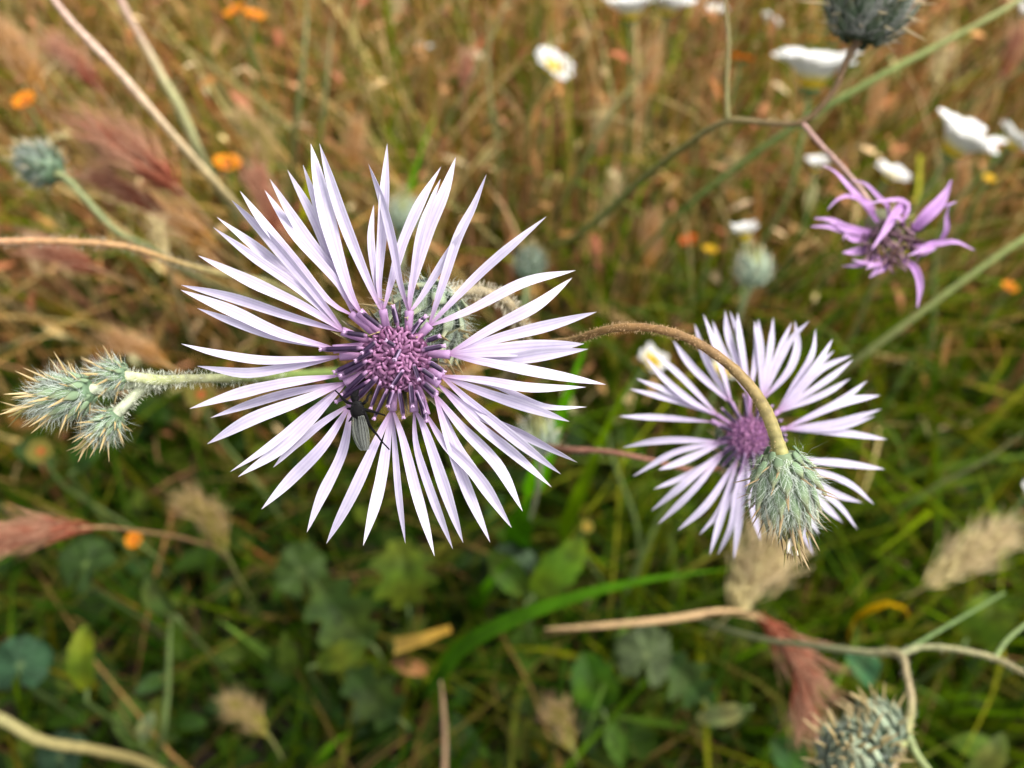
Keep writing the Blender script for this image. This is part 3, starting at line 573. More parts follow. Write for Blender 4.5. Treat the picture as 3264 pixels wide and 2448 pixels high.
for i in range(110):
    a = rnd(0, 6.283); r = math.sqrt(random.random()) * 88 * PX(ZF); o = fc + (RGT * math.cos(a) * 1.1 + UP * math.sin(a) * .9) * r + fax * .001
    d = (fax * .7 + vjit(.8) + (o - fc) * 120).normalized(); l = rnd(.0016, .0032); mb = MB()
    k = random.random(); ca, cb = ((.05, .018, .04), (.09, .035, .06)) if k < .6 else ((.14, .07, .10), (.34, .20, .24))
    tube(mb, [o - d * l * .5, o + vjit(.0004), o + d * l * .6 + vjit(.0006)], [.00026, .0002, .00012], lambda u: mixc(ca, cb, u), n=5, sides=5)
    tt.part('withered_floret', mb, M_ANTHER, fh)
for i in range(10):
    a = rnd(0, 6.283); d = (RGT * math.cos(a) + UP * math.sin(a) + fax * .5).normalized()
    tt.inst('spine', SP_PALE, frame(fb + fax * rnd(.002, .006) + d * .002, d, fax, .0006, rnd(.003, .005), .0004), fh)
# ------------------------------------------------------------------ thistle bud clusters and single buds
def upto(px, py, z): return P(px, py, z)
tl = T('thistle_bud_cluster', P(430, 1215, .11), 'cluster of three spiny thistle buds reaching out beside the large lilac flower', 'buds')
zl = .108
def budpx(t, a, b, z, Rpx, z2=None, **k):
    A = P(*a, z); B = P(*b, z2 or z); return bud(t, None, A, B - A, (B - A).length * k.pop('lf', 1.0), Rpx * PX(z), **k)
budpx(tl, (285, 1240), (95, 1295), zl, 64, nb=60, spl=.0033, br=BR_GREEN, sp=SP_STRAW, hair=1500, splay=.9, seed=51, hl=.0020, hw=.00002)
budpx(tl, (405, 1192), (290, 1205), zl + .003, 43, nb=44, spl=.0027, br=BR_GREEN, sp=SP_STRAW, hair=700, splay=.9, seed=52, hl=.0018, hw=.00002)
budpx(tl, (372, 1318), (285, 1405), zl + .002, 43, nb=44, spl=.0027, br=BR_GREEN, sp=SP_STRAW, hair=700, splay=.9, seed=53, hl=.0018, hw=.00002)
stem(tl, [P(375, 1195, zl + .003), P(450, 1205, zl + .003), P(510, 1212, zl + .003), P(600, 1207, zl + .003), P(760, 1205, zl + .006), P(900, 1200, .13), P(1050, 1190, .2), P(1200, 1190, .38), G(1280, 1180)], [.0008, .0007, .0007, .0006, .0006, .0008, .0012, .0014, .0016], [(.55, .55, .36), (.46, .50, .22), (.30, .30, .16), (.17, .24, .06), (.17, .24, .06), (.2, .2, .1)], hair=700, hl=.0008, hcol=(.7, .72, .6), vis=5)
stem(tl, [P(262, 1246, zl), P(350, 1235, zl + .003), P(430, 1222, zl + .004), P(520, 1212, zl + .003)], [.0009, .0007, .0006, .0006], [(.38, .42, .30), (.28, .30, .19)], name='branch', hair=250, hcol=(.7, .72, .6))
stem(tl, [P(355, 1335, zl + .002), P(410, 1280, zl + .003), P(450, 1245, zl + .004), P(520, 1213, zl + .004)], [.0008, .0007, .0006, .0006], [(.38, .42, .30), (.28, .30, .19)], name='branch', hair=250, hcol=(.7, .72, .6))
tr = T('thistle_bud_pair', P(2880, 2250, .2), 'pair of round thistle buds ringed with orange spines on a pale forked stem', 'buds')
zr = .165
budpx(tr, (2730, 2440), (2706, 2385), zr + .008, 94, z2=zr - .006, nb=70, spl=.0046, br=BR_GREY, sp=SP_STRAW, hair=2200, splay=1.6, seed=61, hl=.0018, tcut=.85, sharp_tip=False, hw=.00002)
budpx(tr, (2832, 2360), (2765, 2250), zr + .016, 68, z2=zr + .010, nb=46, spl=.0042, br=BR_GREY, sp=SP_STRAW, hair=700, splay=1.3, seed=62, hl=.0016, tcut=.85, sharp_tip=False, hw=.00002)
stem(tr, [P(2825, 2350, zr + .016), P(2872, 2372, .187), P(2890, 2330, .188), P(2905, 2240, .19), P(2890, 2150, .195), P(2868, 2085, .2), P(2780, 2080, .205), P(2620, 2062, .215), P(2450, 2040, .25), P(2300, 2000, .33), G(2200, 1960)], [.0007, .0011, .0010, .0008, .0007, .0009, .0008, .0007, .0008, .0008, .0009], [(.24, .26, .10), (.28, .30, .10), (.28, .22, .12), (.24, .20, .10), (.20, .21, .10), (.22, .24, .12), (.2, .2, .1)], hair=300, hcol=(.6, .6, .45), vis=8)
stem(tr, [P(2725, 2435, zr + .007), P(2790, 2500, .185), P(2850, 2430, .189), P(2890, 2340, .188)], [.0009, .0009, .0009], (.28, .21, .11), name='branch')
stem(tr, [P(2890, 2330, .188), P(2920, 2400, .186), P(2980, 2480, .184), P(3040, 2560, .182)], [.0009, .0007, .0006], (.21, .25, .10), name='branch')
stem(tr, [P(2868, 2085, .2), P(2940, 2062, .2), P(3040, 2068, .198), P(3170, 2098, .195), P(3264, 2145, .19), P(3400, 2230, .18)], [.0009, .0007, .00065, .0008, .00065, .0006], [(.22, .23, .11), (.27, .22, .11)], name='branch', hair=200, hcol=(.6, .6, .45))
stem(tr, [P(3170, 2098, .195), P(3210, 2040, .2), P(3275, 1985, .205), P(3380, 1900, .21)], [.0006, .0005, .0004], (.13, .18, .06), name='branch')
stem(tr, [P(2868, 2085, .2), P(2960, 2030, .21), P(3080, 1960, .22), P(3200, 1890, .24)], [.0006, .0005, .0004], (.09, .14, .04), name='branch')
def single_bud(px, py, z, Rpx, axis, label, br, sp, col, seed, stempts=None, L=2.4, name='thistle_bud', nb=46, hair=900, grp=None):
    r = Rpx * PX(z); A = P(px, py, z) - axis * r * L * .5
    root = G(px + (axis.dot(RGT) * -60), min(2300, py + 250)) if stempts is None else None
    t = T(name, A, label, 'bud', grp); bud(t, None, A, axis, r * L, r, nb=nb, spl=r * .6, br=br, sp=sp, hair=hair, splay=1.1, seed=seed, hl=r * .5, hw=.00003)
    pts = [A + axis * r * .1] + ([P(*q) for q in stempts] if stempts else [A - axis * r * 2 + Vector((0, 0, -r)), A.lerp(root, .5) + Vector((0, 0, .015)), root])
    stem(t, pts, [r * .22, r * .16, r * .2], col, seg=6); return t
single_bud(120, 520, .235, 60, camdir(-.75, .45, -.1), 'grey green thistle bud beside the orange flower on the brome side', BR_DARK, SP_PALE, (.17, .19, .08), 71, [(200, 560, .235), (260, 620, .237), (370, 735, .24), (470, 785, .25), (620, 880, .3), (900, 1000, .42), (1000, 1050, gdepth(1050))])
single_bud(2402, 850, .30, 50, camdir(-.1, .9, .1), 'pale thistle bud standing upright above the smaller lilac flower', BR_GREY, SP_PALE, (.22, .25, .11), 72, [(2385, 930, .302), (2360, 1000, .31), (2320, 1200, .40), (2300, 1330, gdepth(1330) * .999)])
single_bud(1715, 1385, .20, 54, camdir(-.1, .8, .45), 'pale spiny thistle bud half hidden behind the large lilac petals', BR_GREY, SP_PALE, (.25, .27, .16), 73, [(1722, 1470, .205), (1715, 1560, .22), (1690, 1650, .32), (1670, 1700, gdepth(1700) * .999)])
single_bud(1285, 675, .34, 48, camdir(.1, .9, .2), 'blurred whitish thistle bud seen between the upper lilac petals', BR_GREY, SP_PALE, (.25, .27, .16), 74)
single_bud(1690, 835, .34, 44, camdir(.15, .9, -.1), 'dark green thistle bud beyond the long upper right lilac petal', BR_DARK, SP_STRAW, (.14, .18, .07), 75)
# ------------------------------------------------------------------ daisies and small flowers
def disc_flower(name, label, cat, grp, px, py, z, dpx, axis, npet=14, cup=.7, pc=None, dc=(.70, .42, .03), seed=1, wid=.36, discr=.24, calyx=(.10, .14, .04), lean=(0, 0), stemcol=(.13, .18, .05)):
    random.seed(seed); axis = axis.normalized(); c = P(px, py, z); Rr = dpx * .5 * PX(z); a = axis.orthogonal().normalized(); b = axis.cross(a)
    t = T(name, Vector((c.x + lean[0], c.y + lean[1], 0)), label, cat, grp)
    for i in range(npet):
        th = (i + rnd(-.2, .2)) / npet * 2 * math.pi; rad = a * math.cos(th) + b * math.sin(th); cc = cup * rnd(.8, 1.2)
        q = [c + rad * Rr * discr * .6, c + rad * Rr * .55 + axis * Rr * .55 * cc * 1.15, c + rad * Rr * rnd(.92, 1.05) + axis * Rr * cc * rnd(.8, .95)]
        mb = MB(); ribbon(mb, q, Rr * wid * rnd(.9, 1.1), axis * 1.0 - rad * cc, pc, n=8, cup=.25, ridge=.05, th=.0002, wprof=lambda u: .45 + .55 * math.sin(math.pi * min(1, .15 + u * .62)) if u < .86 else .80 * math.sqrt(max(.04, 1 - ((u - .86) / .14) ** 2)) + .12)
        t.part('petal', mb, M_WPET, sharp=60)
    mb = MB(); rd = Rr * discr
    lathe(mb, c - axis * rd * .1, axis, [(rd * .7, -rd * .1), (rd * 1.05, rd * .25), (rd * .95, rd * .6), (rd * .6, rd * .8), (rd * .1, rd * .85)], dc, 14); t.part('flower_disc', mb, M_FLORET)
    mb = MB(); lathe(mb, c - axis * rd * .9, axis, [(rd * .15, -rd * .1), (rd * .7, rd * .2), (rd * 1.1, rd * .7), (rd * 1.0, rd * .95)], calyx, 12); t.part('calyx', mb, M_STEM)
    root = Vector((c.x + lean[0], c.y + lean[1], 0)); s0 = c - axis * rd * .8; h = s0.z
    stem(t, [s0, s0 - axis * h * .12 - Vector((0, 0, h * .08)), s0.lerp(root, .55), root], [.0009, .0008, .0010, .0012], stemcol, seg=5, sides=7); return t
WH, YE = (.93, .93, .90), (.90, .72, .02)
dcol = lambda k: (lambda u: YE if u < k - .08 else WH if u > k + .08 else mixc(YE, WH, (u - k + .08) / .16))
DAISY = [
 (2010, 62, .46, 165, (-.15, 1, .25), .30, 'white daisy with a yellow base leaning against its larger twin'),
 (2125, 45, .47, 165, (.15, .9, .35), .30, 'large white daisy beside its twin above the brown grass'),
 (1748, 228, .52, 140, (.55, .55, .65), .40, 'white daisy with yellow centre alone in the brown grass'),
 (2585, 278, .37, 262, (.05, 1, .16), .27, 'big cupped white daisy crossed by the curved brown thistle stem'),
 (3030, 490, .36, 235, (.40, .85, .40), .26, 'big cupped white daisy with notched petals and yellow base'),
 (3215, 470, .40, 150, (.65, .7, .3), .33, 'white daisy beside the big notched daisy'),
 (2828, 575, .44, 120, (.35, .8, .4), .40, 'small white daisy right above the shrivelled purple flower'),
 (2278, 62, .58, 70, (.1, .8, .5), .55, 'pale yellow half open daisy beside the thin upright stem'),
 (2440, 90, .58, 75, (.5, .7, .3), .35, 'little white daisy above the orange flower and the thin stem'),
 (2374, 765, .37, 90, (-.1, .9, .15), .50, 'small closed white daisy just above the pale upright thistle bud'),
 (2058, 1172, .33, 100, (.45, .6, .5), .60, 'half yellow daisy peeking past the left petals of the smaller lilac flower'),
 (2296, 1205, .33, 90, (.2, .7, .4), .75, 'yellow daisy seen through the petals below the arched stem'),
 (2598, 545, .45, 75, (0, .9, .3), .45, 'pale round daisy bud left of the shrivelled purple flower'),
 (1352, 175, .62, 60, (.1, .95, .2), .20, 'small closed white daisy bud in the tall green grass'),
 (3255, 62, .60, 110, (.5, .6, .4), .15, 'pale lilac white flower at the far edge of the meadow'),
 (3270, 1580, .40, 60, (.3, .8, .4), .30, 'small whitish flower low in the leaning green grass'),
]
for i, (x, y, z, d, ax, k, lb) in enumerate(DAISY):
    disc_flower('daisy', lb, 'daisy', 'white and yellow daisies in the meadow', x, y, z, d, camdir(ax[0], ax[1], ax[2] + (.36 if d > 150 else .24)), npet=15, cup=.82 if d > 150 else .68 if d > 100 else 1.15, pc=dcol(k), seed=100 + i, wid=.66 if d > 150 else .50 if d > 100 else .6, lean=(rnd(-.04, .02), rnd(-.02, .05)))
OR = lambda u: mixc((.72, .23, .01), (.86, .36, .015), u)
YL = lambda u: (.75, .50, .02)
ORANGE = [
 (752, 42, .50, 78, (-.3, .6, .7), OR, 'orange marigold leaning left of its twin beside the tall grass'),
 (810, 54, .50, 66, (.3, .6, .6), OR, 'smaller orange marigold touching its twin beside the tall grass'),
 (82, 325, .42, 78, (-.1, .5, .8), OR, 'orange marigold with dark centre above the grey green thistle bud'),
 (725, 528, .45, 92, (.2, .6, .6), OR, 'blurred orange marigold among red brome near the large lilac petals'),
 (2362, 192, .50, 76, (.2, .9, .3), OR, 'orange marigold beside the thin upright thistle branch'),
 (2582, 130, .56, 52, (.1, .8, .4), OR, 'small orange marigold above the big cupped white daisy'),
 (2655, 122, .58, 40, (.1, .8, .4), OR, 'tiny orange marigold touching the stem of the dark bud'),
 (2195, 770, .52, 62, (-.2, .6, .6), lambda u: mixc((.70, .10, .02), (.80, .20, .03), u), 'red orange marigold next to a yellow one in brown grass'),
 (2262, 800, .50, 52, (.1, .7, .5), YL, 'small yellow flower next to the red orange marigold'),
 (1630, 52, .70, 52, (0, .7, .5), OR, 'small orange marigold far back above the lone daisy'),
 (1795, 160, .70, 46, (0, .7, .5), OR, 'small dull orange marigold right of the lone daisy'),
 (430, 1722, .385, 56, (-.1, .4, .9), OR, 'small orange marigold low beside the red brome stalk'),
 (3150, 572, .46, 44, (.1, .6, .7), YL, 'small yellow button flower under the big notched daisy'),
 (1922, 345, .62, 42, (.1, .6, .7), YL, 'small yellow button flower in the brown grass'),
 (3215, 918, .48, 50, (.1, .6, .7), OR, 'small orange marigold low right of the shrivelled purple flower'),
 (130, 1440, .36, 84, (.2, .4, .8), lambda u: (.22, .19, .03), 'yellow flower blurred under the three bud cluster'),
 (1870, 1680, .40, 40, (.2, .4, .8), lambda u: (.35, .30, .04), 'small yellow flower in the dark grass between the two lilac flowers'),
 (640, 1260, .38, 100, (.2, .3, .8), lambda u: (.22, .19, .03), 'dull yellow flower behind the green stem of the bud cluster'),
]
for i, (x, y, z, d, ax, pc, lb) in enumerate(ORANGE):
    disc_flower('marigold' if pc is not YL else 'yellow_flower', lb, 'flower', 'small orange and yellow flowers in the meadow', x, y, z, d, camdir(*ax), npet=12, cup=.35, pc=pc, dc=(.30, .07, .01) if pc is not YL else (.6, .35, .02), seed=200 + i, wid=.5, discr=.3, lean=(rnd(-.03, .03), rnd(0, .04)))
# ------------------------------------------------------------------ brome spikes
def spikelet_mesh(k, c1, c2, awn):
    random.seed(k); mb = MB()
    for q in range(5):
        o = Vector((rnd(-.05, .05), q * .12, rnd(-.05, .05))); e = o + Vector((rnd(-.22, .22), .5, rnd(-.16, .16)))
        tube(mb, [o, o.lerp(e, .5), e], [.02, .055, .010], lambda u: mixc(c1, c2, u * u), n=4, sides=4)
        for _ in range(2): tube(mb, [e, e + Vector((rnd(-.4, .4), .75 * awn, rnd(-.35, .35)))], [.012, .004], mixc(c2, (.7, .5, .36), .35), n=2, sides=3)
    return mb.mesh('spikelet', M_DRY)
SPK = {'red': [spikelet_mesh(i, (.20, .065, .045), (.42, .19, .13), 1.1) for i in range(3)],
       'brown': [spikelet_mesh(i + 5, (.28, .14, .05), (.48, .28, .13), 1.0) for i in range(3)],
       'green': [spikelet_mesh(i + 9, (.20, .19, .05), (.34, .26, .10), .9) for i in range(3)],
       'straw': [spikelet_mesh(i + 13, (.52, .43, .22), (.64, .55, .32), 1.0) for i in range(3)]}
def spike(label, kind, pts, wpx, nsp=16, root=None, seed=1, name='brome_spike', slen=1.0, group='feathery brome grass spikes'):
    """pts: base .. tip as (px, py, z); root: stalk path from the base to the ground"""
    random.seed(seed); Q = [P(*p) for p in pts]; c = catmull(Q, 24); z = pts[0][2]; w = wpx * .8 * PX(z)
    rt = [P(*p) for p in root] if root else [Q[0] - Vector((0, 0, Q[0].z * .5)), Vector((Q[0].x, Q[0].y + .02, 0))]
    if rt[-1].z > 1e-4: rt[-1] = Vector((rt[-1].x, rt[-1].y, 0))
    t = T(name, rt[-1], label, 'grass spike', group)
    stem(t, [c[-4], c[12], Q[0]] + rt, [.0003, .0004, .0005, .0006, .0008], {'red': (.26, .15, .07), 'brown': (.28, .18, .07), 'green': (.2, .2, .06), 'straw': (.5, .4, .2)}[kind], seg=6, sides=6, name='stalk')
    L = (Q[-1] - Q[0]).length
    nsp = int(nsp * 1.7)
    for i in range(nsp):
        u = i / nsp * .85; k = int(u * 23); tg = (c[k + 1] - c[k]).normalized(); a = tg.orthogonal().normalized(); b = tg.cross(a); th = i * 2.4 + rnd(-.4, .4)
        rad = a * math.cos(th) + b * math.sin(th); d = (tg + rad * rnd(.16, .36)).normalized()
        l = min(L * .42, w * 2.4) * rnd(.8, 1.15) * slen * (1 - .25 * u)
        t.inst('spikelet', random.choice(SPK[kind]), frame(c[k] + rad * w * .06, d, rad, w * 1.3, l, w * 1.3), None)
    return t
spike('dark red brome spike between the two diagonal dry stalks and the grass', 'red', [(330, 300, .30), (260, 220, .30), (175, 145, .30)], 80, 16, [(420, 420, .31), (520, 560, .4), (560, 640, .7)], 301)
spike('brown brome spike above the orange marigold with dark centre', 'brown', [(140, 320, .32), (80, 210, .32), (10, 110, .32)], 100, 16, [(190, 420, .34), (250, 600, .6)], 302)
spike('large rosy brome spike behind the grey green thistle bud stem', 'red', [(590, 620, .27), (470, 520, .27), (300, 420, .27)], 110, 20, [(680, 730, .28), (800, 900, .4), (850, 980, .6)], 303)
spike('rosy brome spike lying just below the largest rosy one', 'red', [(520, 670, .28), (420, 620, .28), (310, 560, .28)], 95, 16, [(640, 740, .3), (760, 950, .45), (800, 1050, .6)], 304)
spike('dull red brome spike under the long horizontal brown stem', 'red', [(340, 870, .29), (240, 830, .29), (120, 790, .29)], 80, 16, [(440, 920, .31), (560, 1100, .5), (600, 1150, .6)], 305)
spike('brown brome spike pointing at the tips of the left lilac petals', 'brown', [(700, 800, .30), (600, 730, .30), (500, 660, .30)], 85, 16, [(780, 860, .32), (900, 1000, .5), (930, 1050, .6)], 306)
spike('olive brome spike bending above the blurred orange marigold', 'green', [(860, 560, .33), (840, 470, .33), (760, 370, .33)], 80, 16, [(870, 660, .36), (900, 800, .7)], 307)
spike('rusty brome spike behind the upper left lilac petals', 'red', [(920, 780, .30), (870, 680, .30), (820, 560, .30)], 90, 16, [(960, 900, .34), (1000, 1000, .6)], 308)
spike('orange brown brome spike just above the three bud cluster', 'brown', [(560, 1180, .27), (480, 1130, .27), (360, 1080, .27)], 75, 14, [(640, 1220, .3), (780, 1300, .4), (820, 1350, .55)], 309)
spike('pink brome spike hanging low on a long horizontal stalk', 'red', [(300, 1680, .23), (160, 1690, .225), (-60, 1730, .22)], 105, 20, [(420, 1690, .25), (560, 1710, .29), (680, 1745, .35), (730, 1790, .51)], 310)
spike('rusty brome spike hanging head down among the lower right leaves', 'red', [(2420, 1960, .26), (2520, 2080, .255), (2570, 2280, .25)], 120, 20, [(2380, 1955, .27), (2250, 1960, .3), (2050, 1985, .34), (1800, 2010, .37), (1700, 2020, .47)], 311)
spike('yellowish fuzzy grass head low beneath the large lilac flower', 'green', [(860, 2350, .36), (800, 2290, .36), (730, 2240, .36)], 100, 14, [(900, 2420, .38), (920, 2440, .43)], 312)
spike('olive feathery head sprawling at the foot of the meadow', 'green', [(1830, 2400, .36), (1800, 2320, .36), (1760, 2260, .355)], 100, 14, [(1850, 2440, .4), (1860, 2460, .43)], 313)
spike('olive brown spike drooping left below the lilac flower', 'green', [(720, 1760, .34), (680, 1670, .335), (600, 1600, .33)], 95, 16, [(760, 1840, .37), (800, 1900, .48)], 314)
spike('pale straw tuft glowing right under the drooping bud', 'straw', [(2330, 1950, .36), (2410, 1820, .36), (2490, 1680, .36)], 190, 26, [(2280, 2000, .38), (2250, 2060, .48)], 315, name='straw_tuft')
spike('pale straw tuft lying in the leaning grass on the far side', 'straw', [(2950, 1870, .36), (3060, 1790, .36), (3190, 1710, .36)], 110, 20, [(2880, 1900, .4), (2850, 1910, .5)], 316, name='straw_tuft')
spike('upright straw spikelet beside the joint of the horizontal brown stem', 'straw', [(535, 830, .26), (515, 770, .26), (500, 705, .26)], 60, 8, [(545, 880, .28), (580, 1000, .6)], 317, name='straw_tuft')
BG = [(1120, 560), (1480, 330), (1560, 200), (1900, 480), (2060, 330), (2480, 560), (2640, 640), (2980, 280), (3050, 690), (2900, 60), (2200, 110), (1250, 90), (1080, 300), (2750, 960), (2060, 860), (2300, 620), (1750, 90), (3180, 260), (2760, 420), (1900, 740)]
for i, (x, y) in enumerate(BG):
    z = rnd(.42, .6) * (1.0 if y > 300 else 1.15); dx = rnd(10, 90) if x > 1500 else rnd(-60, 40)
    kd = ['brown', 'red', 'brown', 'straw'][i % 4]
    spike({'brown': 'brown feathery grass spike standing in the brown meadow behind the flowers', 'red': 'reddish feathery grass spike standing in the brown meadow among the daisies', 'straw': 'pale straw grass spike standing in the brown meadow behind the flowers'}[kd], kd, [(x, y, z), (x + dx * .5, y - 70, z), (x + dx, y - rnd(130, 170), z)], rnd(45, 75), 12, None, 330 + i, group=kd + ' grass spikes scattered in the far meadow')
# ------------------------------------------------------------------ stalks
def stalk(name, label, cat, pts, rpx, col, group=None, hair=0, hl=.0008, sides=8):
    Q = [P(*p) if len(p) == 3 else G(*p) for p in pts]; t = T(name, Q[-1], label, cat, group); z = pts[0][2]
    stem(t, Q, [r * PX(z) for r in rpx], col, hair=hair, hl=hl, sides=sides, seg=7); return t
stalk('dry_stalk', 'long straight dry pinkish stalk slanting towards the large lilac flower', 'stalk', [(120, -130, .21), (180, 10, .215), (380, 230, .22), (560, 440, .23), (740, 640, .25), (900, 830, .32), (1000, 950, .45), (1050, 1000)], [9, 11, 13, 13, 13, 14, 16], [(.46, .30, .26), (.46, .33, .25), (.42, .33, .17), (.36, .30, .13), (.3, .25, .1)], 'dry slanting stalks')
stalk('dry_stalk', 'thinner crooked dry stalk with a green sheath beside the long straight one', 'stalk', [(350, -130, .28), (385, 0, .28), (460, 140, .28), (520, 250, .28), (570, 340, .285), (640, 500, .3), (720, 640, .36), (800, 750)], [10, 11, 12, 14, 18, 14, 14], [(.34, .22, .19), (.32, .22, .15), (.33, .32, .15), (.26, .26, .12), (.2, .2, .08)], 'dry slanting stalks')
stalk('hairy_stalk', 'hairy reddish brown stem running level into the large flower from outside', 'stalk', [(-250, 775, .150), (-60, 772, .152), (120, 768, .154), (300, 775, .157), (420, 790, .16), (530, 825, .165), (650, 860, .175), (850, 900, .2), (1050, 1000, .32), (1150, 1080)], [11, 12, 12, 12, 12, 11, 11, 13, 20, 26], [(.50, .26, .15), (.36, .20, .09), (.30, .18, .07), (.3, .27, .11), (.2, .2, .1)], None, 900, .0009)
stalk('dry_stalk', 'thin upright tan stalk rising under the lower lilac petals', 'stalk', [(1405, 2170, .31), (1412, 2240, .32), (1418, 2360, .34), (1415, 2520, .36), (1410, 2600)], [2, 7, 9, 10], (.40, .25, .15))
stalk('dry_stalk', 'flat tan straw lying level above the lower green leaves', 'stalk', [(1735, 2005, .30), (1900, 1995, .30), (2120, 1975, .30), (2300, 1950, .305), (2400, 1965, .33), (2450, 2000)], [3, 10, 12, 11, 7], (.38, .25, .12))
stalk('dry_stalk', 'thick pale stem lying across the bottom corner leaves', 'stalk', [(-160, 2230, .29), (0, 2290, .29), (130, 2360, .295), (300, 2390, .31), (480, 2440, .34), (700, 2600, .38), (720, 2640)], [18, 17, 16, 15, 13], [(.22, .21, .08), (.26, .21, .08), (.13, .11, .03)])
stalk('green_stalk', 'pale green upright stalk rising from the dark leaves below the fly', 'stalk', [(545, 1960, .335), (540, 2050, .34), (535, 2200, .35), (520, 2330, .36), (510, 2420)], [2, 8, 10, 11], (.10, .14, .04))
stalk('green_stalk', 'long green stem slanting past the dark bud and the cupped daisy', 'stalk', [(3420, -110, .26), (3200, 30, .26), (3000, 140, .265), (2820, 235, .27), (2620, 350, .28), (2420, 480, .3), (2200, 650, .34), (2050, 800, .45), (1980, 880)], [8, 9, 11, 13, 12, 11, 11, 13], [(.26, .26, .10), (.20, .24, .07), (.14, .22, .05), (.12, .17, .04)])
stalk('green_stalk', 'long green stem slanting behind the smaller lilac flower', 'stalk', [(3420, 670, .26), (3264, 760, .26), (3050, 910, .265), (2850, 1060, .275), (2700, 1170, .29), (2500, 1320, .36), (2400, 1400)], [10, 10, 12, 12, 10], [(.15, .20, .05), (.2, .22, .07), (.13, .16, .05)])
for i, (x0, y0, x1, y1, z0, w, lb) in enumerate([(1640, -60, 1330, 560, .38, 10, 'thin olive stem rising between the upper lilac petals and the marigolds'), (1560, 20, 1580, 700, .42, 12, 'blurred green stem upright in the middle of the brown grass'), (980, -40, 930, 620, .36, 20, 'grey green grass stem upright above the tallest lilac petals'), (1060, 60, 1010, 640, .37, 18, 'grey green grass stem right next to the upright grey green one'), (2100, 180, 1760, 700, .42, 15, 'green stem slanting down from the twin white daisies'), (3260, 1380, 2850, 1640, .30, 14, 'green stem slanting low beyond the tips of the smaller flower'), (3300, 180, 2980, 420, .40, 10, 'thin green stem slanting past the notched daisy')]):
    stalk('green_stalk', lb, 'stalk', [(x0, y0, z0), (lerp(x0, x1, .35) + rnd(-30, 30), lerp(y0, y1, .33), z0 + .01), (lerp(x0, x1, .7) + rnd(-25, 25), lerp(y0, y1, .7), z0 + .04), (x1, y1, z0 + .13), (x1 - 10, y1 + 80)], [w * .08, w * .45, w * .55, w * .55], [(.22, .22, .09), (.17, .19, .06), (.10, .13, .03)])
# ------------------------------------------------------------------ wide grass blades
def gblade(label, pts, wpx, col, seed=0, nr=None, wp=None, name='grass_blade', cat='grass blade'):
    random.seed(seed); Q = [P(*p) if len(p) == 3 else G(*p) for p in pts]; o = tag(None, '', '') if False else None
    mb = MB(); z = pts[0][2] if len(pts[0]) == 3 else gdepth(pts[0][1])
    ribbon(mb, Q, wpx * PX(z), nr or camdir(rnd(-.3, .3), rnd(.2, .6), 1), lambda u: mixc(col, (col[0] * 1.25, col[1] * 1.15, col[2]), u), n=22, cup=.35, ridge=.08, th=.0003, wprof=wp or (lambda u: min(1, .45 + u * 1.6) * max(.02, 1 - u ** 2.2)))
    ob = link(name, mb.mesh(name, M_GRASS, Q[0], 60)); ob.location = Q[0]; return tag(ob, label, cat)
gblade('long arching green grass blade crossing below the two lilac flowers', [(1340, 2230), (1400, 2170, .33), (1480, 2060, .30), (1700, 1950, .285), (2000, 1860, .28), (2330, 1812, .28)], 60, (.045, .11, .02), 1)
gblade('broad upright green grass blade between the two lilac flowers', [(1620, 1800), (1660, 1650, .33), (1740, 1450, .30), (1830, 1200, .29), (1880, 1060, .29)], 92, (.055, .17, .012), 2)
gblade('narrow green grass blade next to the broad upright one', [(1760, 1830), (1800, 1700, .36), (1900, 1450, .33), (1990, 1250, .32), (2030, 1180, .32)], 60, (.09, .16, .02), 3)
gblade('bright green blade behind the tallest lilac petals', [(930, 900), (960, 760, .40), (990, 560, .38), (1030, 370, .37)], 42, (.24, .27, .03), 4)
gblade('bright green blade behind the middle upper petals', [(1260, 850), (1290, 700, .42), (1330, 520, .40), (1390, 360, .40)], 46, (.08, .20, .015), 5)
gblade('deep green folded blade in the leaves under the large flower', [(1500, 1960), (1530, 1900, .39), (1590, 1820, .38), (1640, 1770, .375)], 70, (.04, .11, .012), 6)
gblade('curled yellow green blade in the lower right grass', [(2700, 2050), (2720, 1980, .33), (2800, 1930, .31), (2870, 1925, .31), (2900, 1970, .32)], 55, (.28, .19, .03), 7)
gblade('yellow straw leaf lying under the lower lilac petals', [(1260, 2062, .385), (1340, 2040, .38), (1436, 2005, .378)], 52, (.36, .26, .10), 8, wp=lambda u: 1 - .55 * u, name='dry_leaf', cat='leaf')
gblade('brownish dry leaf curled under the yellow straw leaf', [(1250, 2110, .40), (1310, 2125, .395), (1360, 2140, .40)], 50, (.20, .12, .07), 9, wp=lambda u: .4 + .6 * math.sin(math.pi * u), name='dry_leaf', cat='leaf')
gblade('dark green blade at the lower edge below the straw leaf', [(990, 2500), (1010, 2440, .385), (1050, 2380, .38), (1120, 2330, .385)], 60, (.05, .12, .02), 10)
